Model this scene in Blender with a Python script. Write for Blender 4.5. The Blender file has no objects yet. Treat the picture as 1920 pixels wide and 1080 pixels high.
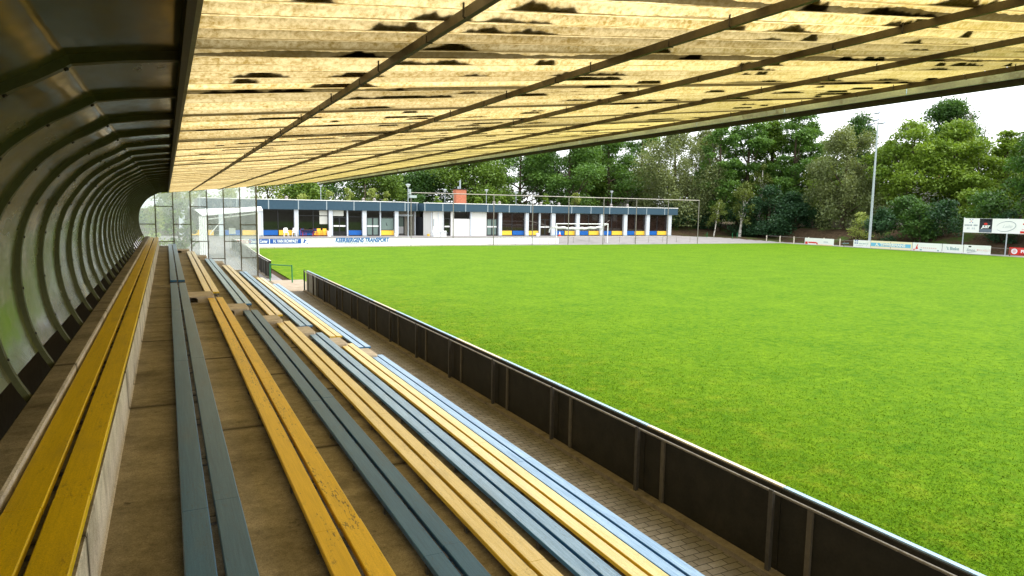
import bpy, bmesh, math, random
import numpy as np
from mathutils import Vector, Matrix
random.seed(7)
rng = np.random.default_rng(11)
S = bpy.context.scene
COL = S.collection
PI = math.pi
H = 3.72                      # eye height above the pitch

# ------------------------------------------------------------------ objects
def link(o, parent=None):
    COL.objects.link(o)
    if parent is not None:
        o.parent = parent
    return o

def tag(o, label=None, cat=None, group=None, kind=None):
    for k, v in (('label', label), ('category', cat), ('group', group), ('kind', kind)):
        if v:
            o[k] = v
    return o

def thing(name, label, cat, loc=(0, 0, 0), rz=0.0, group=None):
    o = bpy.data.objects.new(name, None)
    o.empty_display_size = 0.2
    o.location = loc
    o.rotation_euler = (0, 0, rz)
    link(o)
    return tag(o, label, cat, group)

class MB:
    def __init__(self):
        self.v = []; self.f = []; self.m = []
    def face(self, pts, mi=0):
        b = len(self.v)
        self.v += [tuple(p) for p in pts]
        self.f.append(tuple(range(b, b + len(pts)))); self.m.append(mi)
    def box(self, x0, x1, y0, y1, z0, z1, mi=0):
        b = len(self.v)
        self.v += [(x0, y0, z0), (x1, y0, z0), (x1, y1, z0), (x0, y1, z0), (x0, y0, z1), (x1, y0, z1), (x1, y1, z1), (x0, y1, z1)]
        for q in ((3, 2, 1, 0), (4, 5, 6, 7), (0, 1, 5, 4), (1, 2, 6, 5), (2, 3, 7, 6), (3, 0, 4, 7)):
            self.f.append(tuple(b + i for i in q)); self.m.append(mi)
        return self
    def ext(self, prof, a, b, axis='y', mi=0, closed=True, caps=True):
        """prof: 2-D points. axis y: (x,z); axis x: (y,z); axis z: (x,y)."""
        def P(p, t):
            return {'y': (p[0], t, p[1]), 'x': (t, p[0], p[1]), 'z': (p[0], p[1], t)}[axis]
        n = len(prof); base = len(self.v)
        self.v += [P(p, a) for p in prof] + [P(p, b) for p in prof]
        for i in range(n if closed else n - 1):
            j = (i + 1) % n
            self.f.append((base + i, base + j, base + n + j, base + n + i)); self.m.append(mi)
        if closed and caps:
            self.f.append(tuple(base + i for i in range(n))[::-1]); self.m.append(mi)
            self.f.append(tuple(base + n + i for i in range(n))); self.m.append(mi)
        return self
    def cbox(self, x0, x1, y0, y1, z0, z1, c=0.004, mi=0):
        """a board along y with eased edges"""
        pr = [(x0 + c, z0), (x1 - c, z0), (x1, z0 + c), (x1, z1 - c), (x1 - c, z1), (x0 + c, z1), (x0, z1 - c), (x0, z0 + c)]
        return self.ext(pr, y0, y1, 'y', mi)
    def tube(self, pts, r, n=8, mi=0, cap=True):
        pts = [Vector(p) for p in pts]
        rs = r if isinstance(r, (list, tuple)) else [r] * len(pts)
        base = len(self.v); up = None
        for i, p in enumerate(pts):
            d = (pts[min(i + 1, len(pts) - 1)] - pts[max(i - 1, 0)]).normalized()
            if up is None:
                up = Vector((0, 0, 1)) if abs(d.z) < .9 else Vector((1, 0, 0))
            s = d.cross(up).normalized(); u2 = s.cross(d).normalized(); up = u2
            for k in range(n):
                a = 2 * PI * k / n
                self.v.append(tuple(p + (s * math.cos(a) + u2 * math.sin(a)) * rs[i]))
        for i in range(len(pts) - 1):
            for k in range(n):
                k2 = (k + 1) % n
                self.f.append((base + i * n + k, base + i * n + k2, base + (i + 1) * n + k2, base + (i + 1) * n + k)); self.m.append(mi)
        if cap:
            self.f.append(tuple(base + k for k in range(n))[::-1]); self.m.append(mi)
            e = base + (len(pts) - 1) * n
            self.f.append(tuple(e + k for k in range(n))); self.m.append(mi)
        return self
    def lathe(self, prof, c, n=14, mi=0):
        """prof: (r, z) rings round a vertical axis at c"""
        base = len(self.v)
        for r, z in prof:
            for k in range(n):
                a = 2 * PI * k / n
                self.v.append((c[0] + r * math.cos(a), c[1] + r * math.sin(a), c[2] + z))
        for i in range(len(prof) - 1):
            for k in range(n):
                k2 = (k + 1) % n
                self.f.append((base + i * n + k, base + i * n + k2, base + (i + 1) * n + k2, base + (i + 1) * n + k)); self.m.append(mi)
        self.f.append(tuple(base + k for k in range(n))[::-1]); self.m.append(mi)
        e = base + (len(prof) - 1) * n
        self.f.append(tuple(e + k for k in range(n))); self.m.append(mi)
        return self
    def mesh(self, name, mats, smooth=False, fix=True):
        me = bpy.data.meshes.new(name)
        me.from_pydata(self.v, [], self.f)
        for m in (mats if isinstance(mats, (list, tuple)) else [mats]):
            me.materials.append(m)
        me.polygons.foreach_set('material_index', self.m)
        if fix:
            bm = bmesh.new(); bm.from_mesh(me)
            bmesh.ops.recalc_face_normals(bm, faces=bm.faces)
            bm.to_mesh(me); bm.free()
        if smooth:
            me.polygons.foreach_set('use_smooth', [True] * len(me.polygons))
            try:
                me.set_sharp_from_angle(angle=math.radians(40))
            except Exception:
                pass
        me.update()
        return me
    def build(self, name, mats, parent=None, smooth=False, fix=True, loc=(0, 0, 0), rot=(0, 0, 0)):
        o = bpy.data.objects.new(name, self.mesh(name, mats, smooth, fix))
        o.location = loc; o.rotation_euler = rot
        return link(o, parent)

def dup(src, parent=None, loc=None, rot=None):
    c = src.copy(); COL.objects.link(c)
    c.parent = parent if parent is not None else src.parent
    if loc is not None: c.location = loc
    if rot is not None: c.rotation_euler = rot
    return c

# ------------------------------------------------------------------ materials
class G:
    def __init__(self, m):
        self.nt = m.node_tree; self.L = self.nt.links
    def n(self, t, **kw):
        x = self.nt.nodes.new(t)
        for k, v in kw.items():
            setattr(x, k, v)
        return x
    def set(self, sock, v):
        if hasattr(v, 'links'):
            self.L.new(v, sock)
        elif isinstance(v, (tuple, list)) and len(v) == 3 and sock.type == 'RGBA':
            sock.default_value = (*v, 1)
        else:
            sock.default_value = v
    def pos(self):
        return self.n('ShaderNodeNewGeometry').outputs['Position']
    def obj(self):
        return self.n('ShaderNodeTexCoord').outputs['Object']
    def scale(self, v, s):
        x = self.n('ShaderNodeVectorMath', operation='MULTIPLY')
        self.set(x.inputs[0], v); x.inputs[1].default_value = s
        return x.outputs[0]
    def noise(self, v, scale=1.0, detail=3.0, rough=.55, s=None, dist=0.0):
        if s: v = self.scale(v, s)
        x = self.n('ShaderNodeTexNoise')
        self.set(x.inputs['Vector'], v)
        x.inputs['Scale'].default_value = scale; x.inputs['Detail'].default_value = detail
        x.inputs['Roughness'].default_value = rough; x.inputs['Distortion'].default_value = dist
        return x.outputs['Fac']
    def math(self, op, a, b=0.0, c=None, clamp=False):
        x = self.n('ShaderNodeMath', operation=op, use_clamp=clamp)
        self.set(x.inputs[0], a); self.set(x.inputs[1], b)
        if c is not None: self.set(x.inputs[2], c)
        return x.outputs[0]
    def rng(self, f, a, b, c=0.0, d=1.0):
        x = self.n('ShaderNodeMapRange')
        self.set(x.inputs[0], f)
        for i, k in enumerate((a, b, c, d)):
            x.inputs[i + 1].default_value = k
        return x.outputs[0]
    def mix(self, f, a, b, mode='MIX'):
        x = self.n('ShaderNodeMixRGB', blend_type=mode)
        self.set(x.inputs[0], f); self.set(x.inputs[1], a); self.set(x.inputs[2], b)
        return x.outputs[0]
    def sep(self, v):
        x = self.n('ShaderNodeSeparateXYZ'); self.set(x.inputs[0], v)
        return x.outputs
    def comb(self, x_, y_, z_):
        x = self.n('ShaderNodeCombineXYZ')
        for i, k in enumerate((x_, y_, z_)): self.set(x.inputs[i], k)
        return x.outputs[0]
    def bump(self, h, strength=.3, dist=.01):
        x = self.n('ShaderNodeBump')
        x.inputs['Strength'].default_value = strength; x.inputs['Distance'].default_value = dist
        self.set(x.inputs['Height'], h)
        return x.outputs[0]

def mat(name, base=(.5, .5, .5), rough=.6, spec=.4, metal=0.0, fn=None):
    m = bpy.data.materials.new(name); m.use_nodes = True
    b = m.node_tree.nodes['Principled BSDF']
    if name in ('curved_wall_sheet', 'wall_rib'): b.inputs['Specular Tint'].default_value = (.80, .84, .60, 1)   # yellowed, algae-filmed sheet
    b.inputs['Base Color'].default_value = (*base, 1)
    b.inputs['Roughness'].default_value = rough
    b.inputs['Specular IOR Level'].default_value = spec
    b.inputs['Metallic'].default_value = metal
    if fn:
        fn(G(m), b)
    return m

def speckle(base, amt=.35, scale=6.0, dirt=None, bump=0.0, streak=None):
    """surface with uneven tone, fine grit and dirt"""
    def fn(g, b):
        p = g.pos()
        n1 = g.noise(p, scale, 5, .65, s=streak)
        n2 = g.noise(p, scale * 9, 3)
        f = g.math('ADD', g.math('MULTIPLY', n1, .65), g.math('MULTIPLY', n2, .35))
        lo = tuple(c * (1 - amt) for c in base); hi = tuple(min(1, c * (1 + amt)) for c in base)
        c = g.mix(g.rng(f, .3, .7), lo, hi)
        if dirt:
            c = g.mix(g.rng(g.noise(p, scale * .35, 6, .7), .55, .72), c, dirt)
        g.set(b.inputs['Base Color'], c)
        if bump:
            g.set(b.inputs['Normal'], g.bump(f, bump, .01))
    return fn

def paint_fn(base, worn_lit, wear_lit=.5, chips=0.0, edge=None):
    """painted plank: grain along the plank, sky sheen painted on the worn top, dark chips"""
    def fn(g, b):
        p = g.pos()
        gr = g.noise(p, 1.0, 6, .7, s=(95, 2.6, 95))
        bl = g.noise(p, 1.0, 4, .6, s=(7, .9, 7))
        f = g.math('ADD', g.math('MULTIPLY', gr, .6), g.math('MULTIPLY', bl, .4))
        lo = tuple(c * .82 for c in base); hi = tuple(c * 1.12 for c in base)
        c = g.mix(g.rng(f, .35, .65), lo, hi)
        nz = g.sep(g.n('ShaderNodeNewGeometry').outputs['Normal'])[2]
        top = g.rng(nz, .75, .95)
        w = g.math('MULTIPLY', g.rng(f, .62 - wear_lit * .45, .72 - wear_lit * .12), top)
        c = g.mix(g.math('MULTIPLY', w, min(1, .35 + wear_lit * .6)), c, worn_lit)
        sm = g.noise(p, 1.0, 4, .6, s=(4, 1.1, 4))
        c = g.mix(g.rng(sm, .55, .75, 0, .22), c, (.09, .075, .05))
        if chips:
            a = g.noise(p, 1.0, 5, .75, s=(70, 15, 70)); q = g.noise(p, 1.0, 3, .6, s=(9, 1.6, 9))
            ch = g.math('MULTIPLY', g.rng(a, .555, .60), g.rng(q, .50, .57))
            c = g.mix(g.math('MULTIPLY', g.math('MULTIPLY', ch, top), chips), c, (.045, .035, .02))
        gt = g.rng(g.noise(p, 260, 2, .6), .35, .65, .80, 1.16)
        c = g.mix(1.0, c, g.comb(gt, gt, gt), 'MULTIPLY')
        g.set(b.inputs['Base Color'], c)
        g.set(b.inputs['Normal'], g.bump(gr, .25, .002))
    return fn

M = {}
M['yellow'] = mat('yellow_paint', rough=.42, spec=.4, fn=paint_fn((.72, .45, .006), (.72, .48, .03), .35, .9))
M['yellow_top'] = mat('mustard_paint', rough=.5, spec=.25, fn=paint_fn((.66, .45, .002), (.62, .42, .005), .2, .35))
M['yellow_skylit'] = mat('skylit_yellow_paint', rough=.36, spec=.6, fn=paint_fn((.68, .46, .03), (.84, .70, .38), .95, .25))  # tops pale with sky sheen put into the colour, plus weathering
M['blue'] = mat('blue_grey_paint', rough=.4, spec=.45, fn=paint_fn((.020, .108, .24), (.055, .16, .29), .4, .25))
M['blue_skylit'] = mat('skylit_blue_paint', rough=.36, spec=.6, fn=paint_fn((.03, .165, .38), (.36, .55, .80), .85, .3))  # blue tops hold the same painted sky sheen, plus weathering

def concrete_fn(g, b):
    p = g.pos()
    n1 = g.noise(p, 1.3, 6, .7); n2 = g.noise(p, 22, 4, .6); n3 = g.noise(p, 1.0, 5, .65, s=(1.4, 5, 1.4))
    f = g.math('ADD', g.math('MULTIPLY', n1, .5), g.math('ADD', g.math('MULTIPLY', n2, .2), g.math('MULTIPLY', n3, .3)))
    c = g.mix(g.rng(f, .34, .66), (.095, .076, .040), (.33, .28, .185))
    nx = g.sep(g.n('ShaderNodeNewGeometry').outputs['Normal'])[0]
    c = g.mix(g.rng(nx, .5, .8), c, g.mix(g.rng(n3, .35, .7), (.62, .57, .49), (.44, .39, .32)))  # pitch-facing faces paled in the colour for the light falling on them
    st = g.math('MULTIPLY', g.rng(g.noise(p, 5, 3, .6), .66, .70), g.rng(n2, .4, .6))
    c = g.mix(g.math('MULTIPLY', st, .75), c, (.03, .024, .015))
    # grime gathered along the joints between the cast lengths
    sy = g.math('FRACT', g.math('DIVIDE', g.math('ADD', g.sep(p)[1], 1.56), 3.2))
    dj = g.math('ABSOLUTE', g.math('SUBTRACT', sy, .5))
    jn = g.math('MULTIPLY', g.rng(dj, .022, .003), g.rng(n1, .3, .6, .35, .9))
    c = g.mix(jn, c, (.028, .02, .010))
    gt = g.rng(g.noise(p, 150, 3, .7), .35, .65, .66, 1.30)
    c = g.mix(1.0, c, g.comb(gt, gt, gt), 'MULTIPLY')
    blot = g.rng(g.noise(p, 1.9, 6, .72), .50, .66)
    c = g.mix(g.math('MULTIPLY', blot, .5), c, (.045, .032, .014))
    g.set(b.inputs['Base Color'], c)
    g.set(b.inputs['Normal'], g.bump(n2, .3, .004))
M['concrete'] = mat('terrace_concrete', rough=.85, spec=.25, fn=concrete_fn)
M['concrete_pale'] = mat('pale_concrete', rough=.85, spec=.25, fn=speckle((.42, .36, .28), .25, 7, (.2, .16, .1), .3))

M['kerb'] = mat('dirty_kerb', rough=.9, spec=.2, fn=speckle((.20, .165, .115), .35, 5, (.06, .05, .03), .4))

def wall_fn(g, b):
    p = g.pos(); s = g.sep(p)
    n1 = g.noise(p, 1.0, 5, .65, s=(2.2, .9, 2.2)); n2 = g.noise(p, 9, 4)
    c = g.mix(g.rng(g.math('ADD', g.math('MULTIPLY', n1, .7), g.math('MULTIPLY', n2, .3)), .35, .65), (.044, .043, .017), (.098, .099, .044))
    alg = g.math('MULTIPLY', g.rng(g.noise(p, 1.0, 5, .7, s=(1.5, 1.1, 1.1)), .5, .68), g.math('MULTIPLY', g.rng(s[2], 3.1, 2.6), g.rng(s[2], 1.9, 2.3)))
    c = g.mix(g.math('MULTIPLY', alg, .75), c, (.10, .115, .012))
    g.set(b.inputs['Base Color'], c)
    g.set(b.inputs['Roughness'], g.rng(n1, .35, .7, .09, .34))
    g.set(b.inputs['Normal'], g.bump(g.noise(p, 1.0, 3, .5, s=(1.4, .7, 1.4)), .35, .05))
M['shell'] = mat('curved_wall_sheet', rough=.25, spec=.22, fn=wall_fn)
M['rib'] = mat('wall_rib', rough=.45, spec=.15, fn=speckle((.050, .053, .022), .3, 5, (.04, .048, .014)))
M['steel_dark'] = mat('dark_steel', (.035, .03, .024), .55, .4, .3, fn=speckle((.04, .034, .026), .4, 12))
M['purlin'] = mat('brown_purlin_steel', rough=.6, fn=speckle((.085, .066, .034), .35, 14, (.035, .027, .014)))
M['flange'] = mat('grey_flange', rough=.55, fn=speckle((.24, .22, .16), .3, 9, (.08, .08, .04)))
M['gutter'] = mat('zinc_gutter', rough=.4, metal=.3, fn=speckle((.66, .80, 1.0), .25, 5, (.16, .13, .11), streak=(6, 1, 6)))
M['gutter_dark'] = mat('dark_gutter', rough=.8, fn=speckle((.035, .026, .015), .5, 9))  # near-black, uneven tone over the whole gutter
M['bracket'] = mat('bracket_steel', rough=.5, metal=.4, fn=speckle((.09, .085, .075), .3, 20))

def roof_fn(g, b):
    nt = g.nt
    p = g.pos(); s = g.sep(p)
    PITCH = 0.177
    u = g.math('DIVIDE', s[1], PITCH)
    fr = g.math('FRACT', u); row = g.math('FLOOR', u)
    n1 = g.noise(p, 7.0, 6, .75); n2 = g.noise(p, 46, 4, .7); n0 = g.noise(p, .55, 4, .6)
    n3 = g.noise(p, 1.0, 4, .6, s=(.9, 9, 1))
    f = g.math('ADD', g.math('MULTIPLY', n1, .28), g.math('ADD', g.math('MULTIPLY', n2, .48), g.math('MULTIPLY', n3, .24)))
    c = g.mix(g.rng(f, .40, .57), (.35, .23, .055), (.85, .68, .345))
    c = g.mix(g.rng(n0, .4, .75, 0, .45), c, (.42, .29, .10))
    # greener towards the outer edge where algae grow
    c = g.mix(g.math('MULTIPLY', g.rng(s[0], 1.6, 5.4), .5), c, (.46, .40, .075))
    # double layer where sheets overlap, and grime held in the lap
    v = g.math('FRACT', g.math('DIVIDE', g.math('ADD', s[1], .36), 1.062))
    lap = g.math('MULTIPLY', g.rng(v, .14, .15), g.rng(v, .31, .30))
    c = g.mix(g.math('MULTIPLY', lap, g.rng(g.noise(g.comb(0.0, row, 0.0), 3.1, 1), .3, .7, .12, .5)), c, (.25, .165, .04))
    thk = g.rng(g.noise(p, 1.0, 4, .7, s=(1.7, .8, 1)), .32, .68, .004, .028)
    dv = g.math('ABSOLUTE', g.math('SUBTRACT', v, .31))
    line = g.math('LESS_THAN', dv, thk)
    # grime in each corrugation valley
    tone = g.noise(g.comb(g.math('MULTIPLY', s[0], .25), g.math('MULTIPLY', g.math('FLOOR', g.math('MULTIPLY', row, .5)), 5.3), 2.0), 1.0, 1, .5)
    k = g.rng(tone, .32, .68, .62, 1.18)
    c = g.mix(1.0, c, g.comb(k, g.math('MULTIPLY', k, .985), g.math('MULTIPLY', k, .95)), 'MULTIPLY')
    gw = g.rng(g.noise(g.comb(g.math('MULTIPLY', s[0], 1.3), g.math('MULTIPLY', row, 3.7), 0.0), 1.0, 4, .65), .40, .72, .02, .20)
    vl = g.math('LESS_THAN', g.math('SUBTRACT', 1.0, fr), g.math('ADD', gw, g.math('MULTIPLY', g.math('SUBTRACT', g.noise(p, 30, 3, .6), .5), .12)))
    c = g.mix(g.math('MULTIPLY', vl, g.rng(n3, .35, .65, .35, .85)), c, (.10, .062, .012))
    c = g.mix(g.math('MULTIPLY', line, .88), c, (.03, .02, .005))
    tr = g.n('ShaderNodeBsdfTranslucent'); g.set(tr.inputs[0], c)
    df = g.n('ShaderNodeBsdfDiffuse'); g.set(df.inputs[0], g.mix(1.0, c, (.45, .42, .36), 'MULTIPLY'))
    mx = g.n('ShaderNodeMixShader'); mx.inputs[0].default_value = .22
    g.L.new(tr.outputs[0], mx.inputs[1]); g.L.new(df.outputs[0], mx.inputs[2])
    out = [x for x in nt.nodes if x.type == 'OUTPUT_MATERIAL'][0]
    g.L.new(mx.outputs[0], out.inputs[0])
    nt.nodes.remove(b)
M['roof'] = mat('weathered_translucent_sheet', fn=roof_fn)

M['moss'] = mat('moss', rough=.95, spec=.05, fn=speckle((.035, .045, .008), .5, 12, (.04, .028, .01)))

def glass_fn(g, b):
    nt = g.nt
    p = g.pos()
    d = g.rng(g.noise(p, 1.0, 5, .7, s=(1.4, 1, .8)), .35, .75, .17, .36)
    tp = g.n('ShaderNodeBsdfTransparent'); tp.inputs[0].default_value = (.95, .98, .96, 1)
    tl = g.n('ShaderNodeBsdfTranslucent'); tl.inputs[0].default_value = (.92, .95, .90, 1)
    gl = g.n('ShaderNodeBsdfGlossy'); gl.inputs[1].default_value = .03
    a = g.n('ShaderNodeMixShader'); g.set(a.inputs[0], d)
    g.L.new(tp.outputs[0], a.inputs[1]); g.L.new(tl.outputs[0], a.inputs[2])
    fr = g.n('ShaderNodeFresnel'); fr.inputs[0].default_value = 1.45
    z = g.n('ShaderNodeMixShader'); g.L.new(fr.outputs[0], z.inputs[0])
    g.L.new(a.outputs[0], z.inputs[1]); g.L.new(gl.outputs[0], z.inputs[2])
    out = [x for x in nt.nodes if x.type == 'OUTPUT_MATERIAL'][0]
    g.L.new(z.outputs[0], out.inputs[0]); nt.nodes.remove(b)
M['dirty_glass'] = mat('dirty_glass', fn=glass_fn)
M['screen_frame'] = mat('screen_frame_paint', rough=.55, fn=speckle((.085, .075, .045), .3, 14))

def grass_fn(g, b):
    p = g.pos(); s = g.sep(p)
    n1 = g.noise(p, .5, 6, .65); n2 = g.noise(p, 4.2, 6, .74); n3 = g.noise(p, 60, 3, .7)
    f = g.math('ADD', g.math('MULTIPLY', n1, .25), g.math('ADD', g.math('MULTIPLY', n2, .60), g.math('MULTIPLY', n3, .15)))
    c = g.mix(g.rng(f, .38, .62), (.042, .122, .002), (.138, .238, .005))
    dry = g.math('MULTIPLY', g.rng(g.noise(p, 1.6, 6, .72), .5, .68), g.rng(s[0], 13, 6.2))
    c = g.mix(g.math('MULTIPLY', dry, .6), c, (.26, .285, .018))
    bare = g.math('MULTIPLY', g.rng(g.noise(p, 3.2, 6, .75), .66, .71), g.rng(s[0], 11, 7))
    c = g.mix(bare, c, (.09, .06, .02))
    g.set(b.inputs['Base Color'], c)
    g.set(b.inputs['Normal'], g.bump(g.math('ADD', n3, g.math('MULTIPLY', n2, 1.3)), .55, .035))
M['grass'] = mat('pitch_grass', rough=.85, spec=.05, fn=grass_fn)
def blade_fn(g, b):
    p = g.pos(); s = g.sep(p)
    t = g.n('ShaderNodeAttribute', attribute_name='tint').outputs['Fac']
    c = g.mix(t, (.066, .168, .002), (.146, .258, .004))
    dry = g.math('MULTIPLY', g.rng(g.noise(p, 1.6, 6, .72), .5, .68), g.rng(s[0], 13, 6.2))
    c = g.mix(g.math('MULTIPLY', dry, .7), c, (.29, .31, .022))
    g.set(b.inputs['Base Color'], c)
M['blade'] = mat('grass_blades', rough=.7, spec=.06, fn=blade_fn)

def paver_fn(g, b):
    p = g.pos()
    br = g.n('ShaderNodeTexBrick'); g.set(br.inputs['Vector'], p)
    br.offset = .5; br.inputs['Scale'].default_value = 1.0
    br.inputs['Brick Width'].default_value = .215; br.inputs['Row Height'].default_value = .108
    br.inputs['Mortar Size'].default_value = .006; br.inputs['Mortar Smooth'].default_value = .3
    br.inputs['Color1'].default_value = (.20, .175, .135, 1); br.inputs['Color2'].default_value = (.29, .26, .205, 1)
    br.inputs['Mortar'].default_value = (.022, .018, .011, 1)
    n = g.noise(p, 1.4, 6, .7); n2 = g.noise(p, 40, 3)
    c = g.mix(g.rng(n, .35, .7, 0, .6), br.outputs['Color'], (.07, .06, .035))
    c = g.mix(g.rng(n2, .3, .7, 0, .3), c, (.05, .04, .028))
    g.set(b.inputs['Base Color'], c)
    g.set(b.inputs['Normal'], g.bump(g.math('SUBTRACT', g.math('MULTIPLY', n2, .2), br.outputs['Fac']), .7, .006))
M['paver'] = mat('clay_pavers', rough=.85, spec=.25, fn=paver_fn)
M['asphalt'] = mat('worn_asphalt', rough=.9, spec=.2, fn=speckle((.235, .222, .215), .18, 1.2, (.16, .15, .14), .2))
M['sand'] = mat('trodden_sand', rough=.95, spec=.1, fn=speckle((.34, .28, .21), .25, 3, (.2, .17, .1), .2))
def earth_fn(g, b):
    p = g.pos()
    n = g.noise(p, .35, 6, .7); n2 = g.noise(p, 3, 5, .7)
    c = g.mix(g.rng(n2, .3, .7), (.030, .020, .011), (.095, .064, .036))
    c = g.mix(g.rng(n, .52, .62), c, (.05, .085, .015))
    g.set(b.inputs['Base Color'], c)
    g.set(b.inputs['Normal'], g.bump(n2, .8, .2))
M['earth'] = mat('leaf_litter_earth', rough=.95, spec=.1, fn=earth_fn)
M['rough_grass'] = mat('rough_grass', rough=.9, spec=.2, fn=speckle((.10, .17, .03), .45, 3, (.14, .12, .05), .6))
M['board_back'] = mat('dark_board_back', rough=.7, spec=.15, fn=speckle((.020, .018, .012), .4, 4, (.034, .028, .018)))
M['board_pale'] = mat('grey_board_back', rough=.6, fn=speckle((.20, .20, .17), .3, 5))
M['blue_edge'] = mat('pale_blue_edge', (.30, .46, .66), .4)
M['cream_edge'] = mat('cream_edge', (.66, .60, .48), .4)
M['galv'] = mat('galvanised_tube', rough=.38, metal=.7, fn=speckle((.26, .24, .21), .3, 14, (.10, .08, .055)))
M['rusty'] = mat('weathered_post', rough=.7, fn=speckle((.050, .044, .034), .35, 14, (.028, .02, .012)))
M['batten'] = mat('brown_batten', rough=.75, fn=speckle((.085, .072, .050), .3, 12))
M['green_paint'] = mat('green_paint', (.010, .16, .055), .4)
M['black_green'] = mat('dark_green_post', (.012, .03, .02), .5)
M['white'] = mat('white_paint', rough=.5, fn=speckle((.78, .78, .77), .05, 2, (.62, .61, .58)))
M['white_wall'] = mat('white_render', rough=.7, fn=speckle((.70, .69, .66), .06, 1.2, (.58, .56, .52), streak=(1, 1, .3)))
M['beige_wall'] = mat('beige_render', rough=.8, fn=speckle((.50, .46, .38), .1, 2))
M['white_col'] = mat('pale_grey_column', rough=.5, fn=speckle((.56, .60, .64), .06, 3))
M['slate'] = mat('slate_blue_fascia', rough=.55, fn=speckle((.024, .064, .098), .14, 3, (.034, .074, .108)))
M['joint'] = mat('pale_joint', (.32, .38, .41), .5)
M['roof_felt'] = mat('grey_roof_felt', rough=.9, fn=speckle((.2, .2, .2), .2, 2))
def brick_fn(g, b):
    p = g.pos(); s = g.sep(p)
    v = g.comb(g.math('ADD', s[0], s[1]), s[2], 0.0)
    br = g.n('ShaderNodeTexBrick'); g.set(br.inputs['Vector'], v); br.inputs['Scale'].default_value = 1.0
    br.inputs['Brick Width'].default_value = .21; br.inputs['Row Height'].default_value = .065; br.inputs['Mortar Size'].default_value = .008
    br.inputs['Color1'].default_value = (.44, .10, .04, 1); br.inputs['Color2'].default_value = (.55, .15, .065, 1); br.inputs['Mortar'].default_value = (.4, .26, .19, 1)
    g.set(b.inputs['Base Color'], br.outputs['Color'])
M['brick'] = mat('orange_brick', rough=.85, spec=.2, fn=brick_fn)
M['pane'] = mat('dark_window_glass', rough=.03, spec=.55, fn=speckle((.010, .011, .010), .5, .7))
M['pane_brown'] = mat('brown_window_glass', rough=.03, spec=.5, fn=speckle((.022, .013, .010), .6, .9))
M['pane_frost'] = mat('frosted_glass', (.15, .21, .19), .2, .5)
M['frame_dark'] = mat('dark_frame', (.016, .017, .02), .45)
M['frame_brown'] = mat('brown_frame', (.09, .035, .02), .5)
M['blind'] = mat('white_blind', (.62, .62, .56), .8)
M['panel_blue'] = mat('blue_panel', rough=.4, fn=speckle((.004, .105, .40), .08, 2))
M['panel_yellow'] = mat('yellow_panel', rough=.4, fn=speckle((.92, .55, .05), .08, 2))
M['vent'] = mat('roof_vent_grey', rough=.6, fn=speckle((.30, .27, .25), .2, 6))
M['plastic_white'] = mat('white_plastic', (.82, .82, .82), .4)
M['navy'] = mat('navy_table', (.01, .03, .14), .45)
M['red'] = mat('red_paint', (.55, .03, .02), .45)
M['orange'] = mat('orange_cone', (.75, .06, .02), .5)
M['sign_white'] = mat('sign_white', rough=.45, fn=speckle((.80, .80, .81), .04, 1, (.70, .70, .70)))
M['sign_cream'] = mat('sign_cream', (.82, .72, .52), .45)
M['sign_sky'] = mat('sign_sky_blue', (.16, .46, .70), .45)
M['sign_blue'] = mat('sign_blue', (.008, .075, .36), .45)
M['sign_red'] = mat('sign_red', (.62, .02, .012), .45)
M['sign_black'] = mat('sign_black', (.008, .008, .016), .45)
M['sign_grey'] = mat('sign_grey', (.12, .15, .2), .45)
M['faint'] = mat('faded_print', (.52, .56, .60), .5)
M['faint_red'] = mat('faded_red_print', (.72, .48, .47), .5)
M['faint_teal'] = mat('faded_teal_print', (.2, .34, .38), .5)
M['ink_teal'] = mat('teal_print', (.004, .11, .34), .5)
M['ink_grey'] = mat('grey_print', (.22, .26, .32), .5)
M['pole'] = mat('painted_mast_steel', rough=.45, metal=.2, fn=speckle((.40, .45, .48), .1, 3))
M['lamp_glass'] = mat('lamp_globe', (.75, .78, .78), .3)
M['net'] = mat('white_net_cord', (.72, .74, .70), .8)
M['house_white'] = mat('house_render', rough=.8, fn=speckle((.62, .60, .56), .08, 1))
M['tile_red'] = mat('clay_roof_tiles', rough=.8, fn=speckle((.23, .10, .06), .3, 4))
M['tile_grey'] = mat('grey_roof_tiles', rough=.8, fn=speckle((.10, .10, .11), .3, 4))
M['bark'] = mat('bark', rough=.95, spec=.1, fn=speckle((.085, .065, .045), .5, 4, streak=(3, 3, .7), bump=.5))
def birch_fn(g, b):
    p = g.pos()
    n = g.noise(p, 1.0, 4, .7, s=(2, 2, 7))
    g.set(b.inputs['Base Color'], g.mix(g.rng(n, .52, .62), (.60, .57, .50), (.06, .05, .04)))
M['birch'] = mat('birch_bark', rough=.85, spec=.2, fn=birch_fn)
M['twig'] = mat('bare_twig', (.16, .13, .10), .9)

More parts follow.
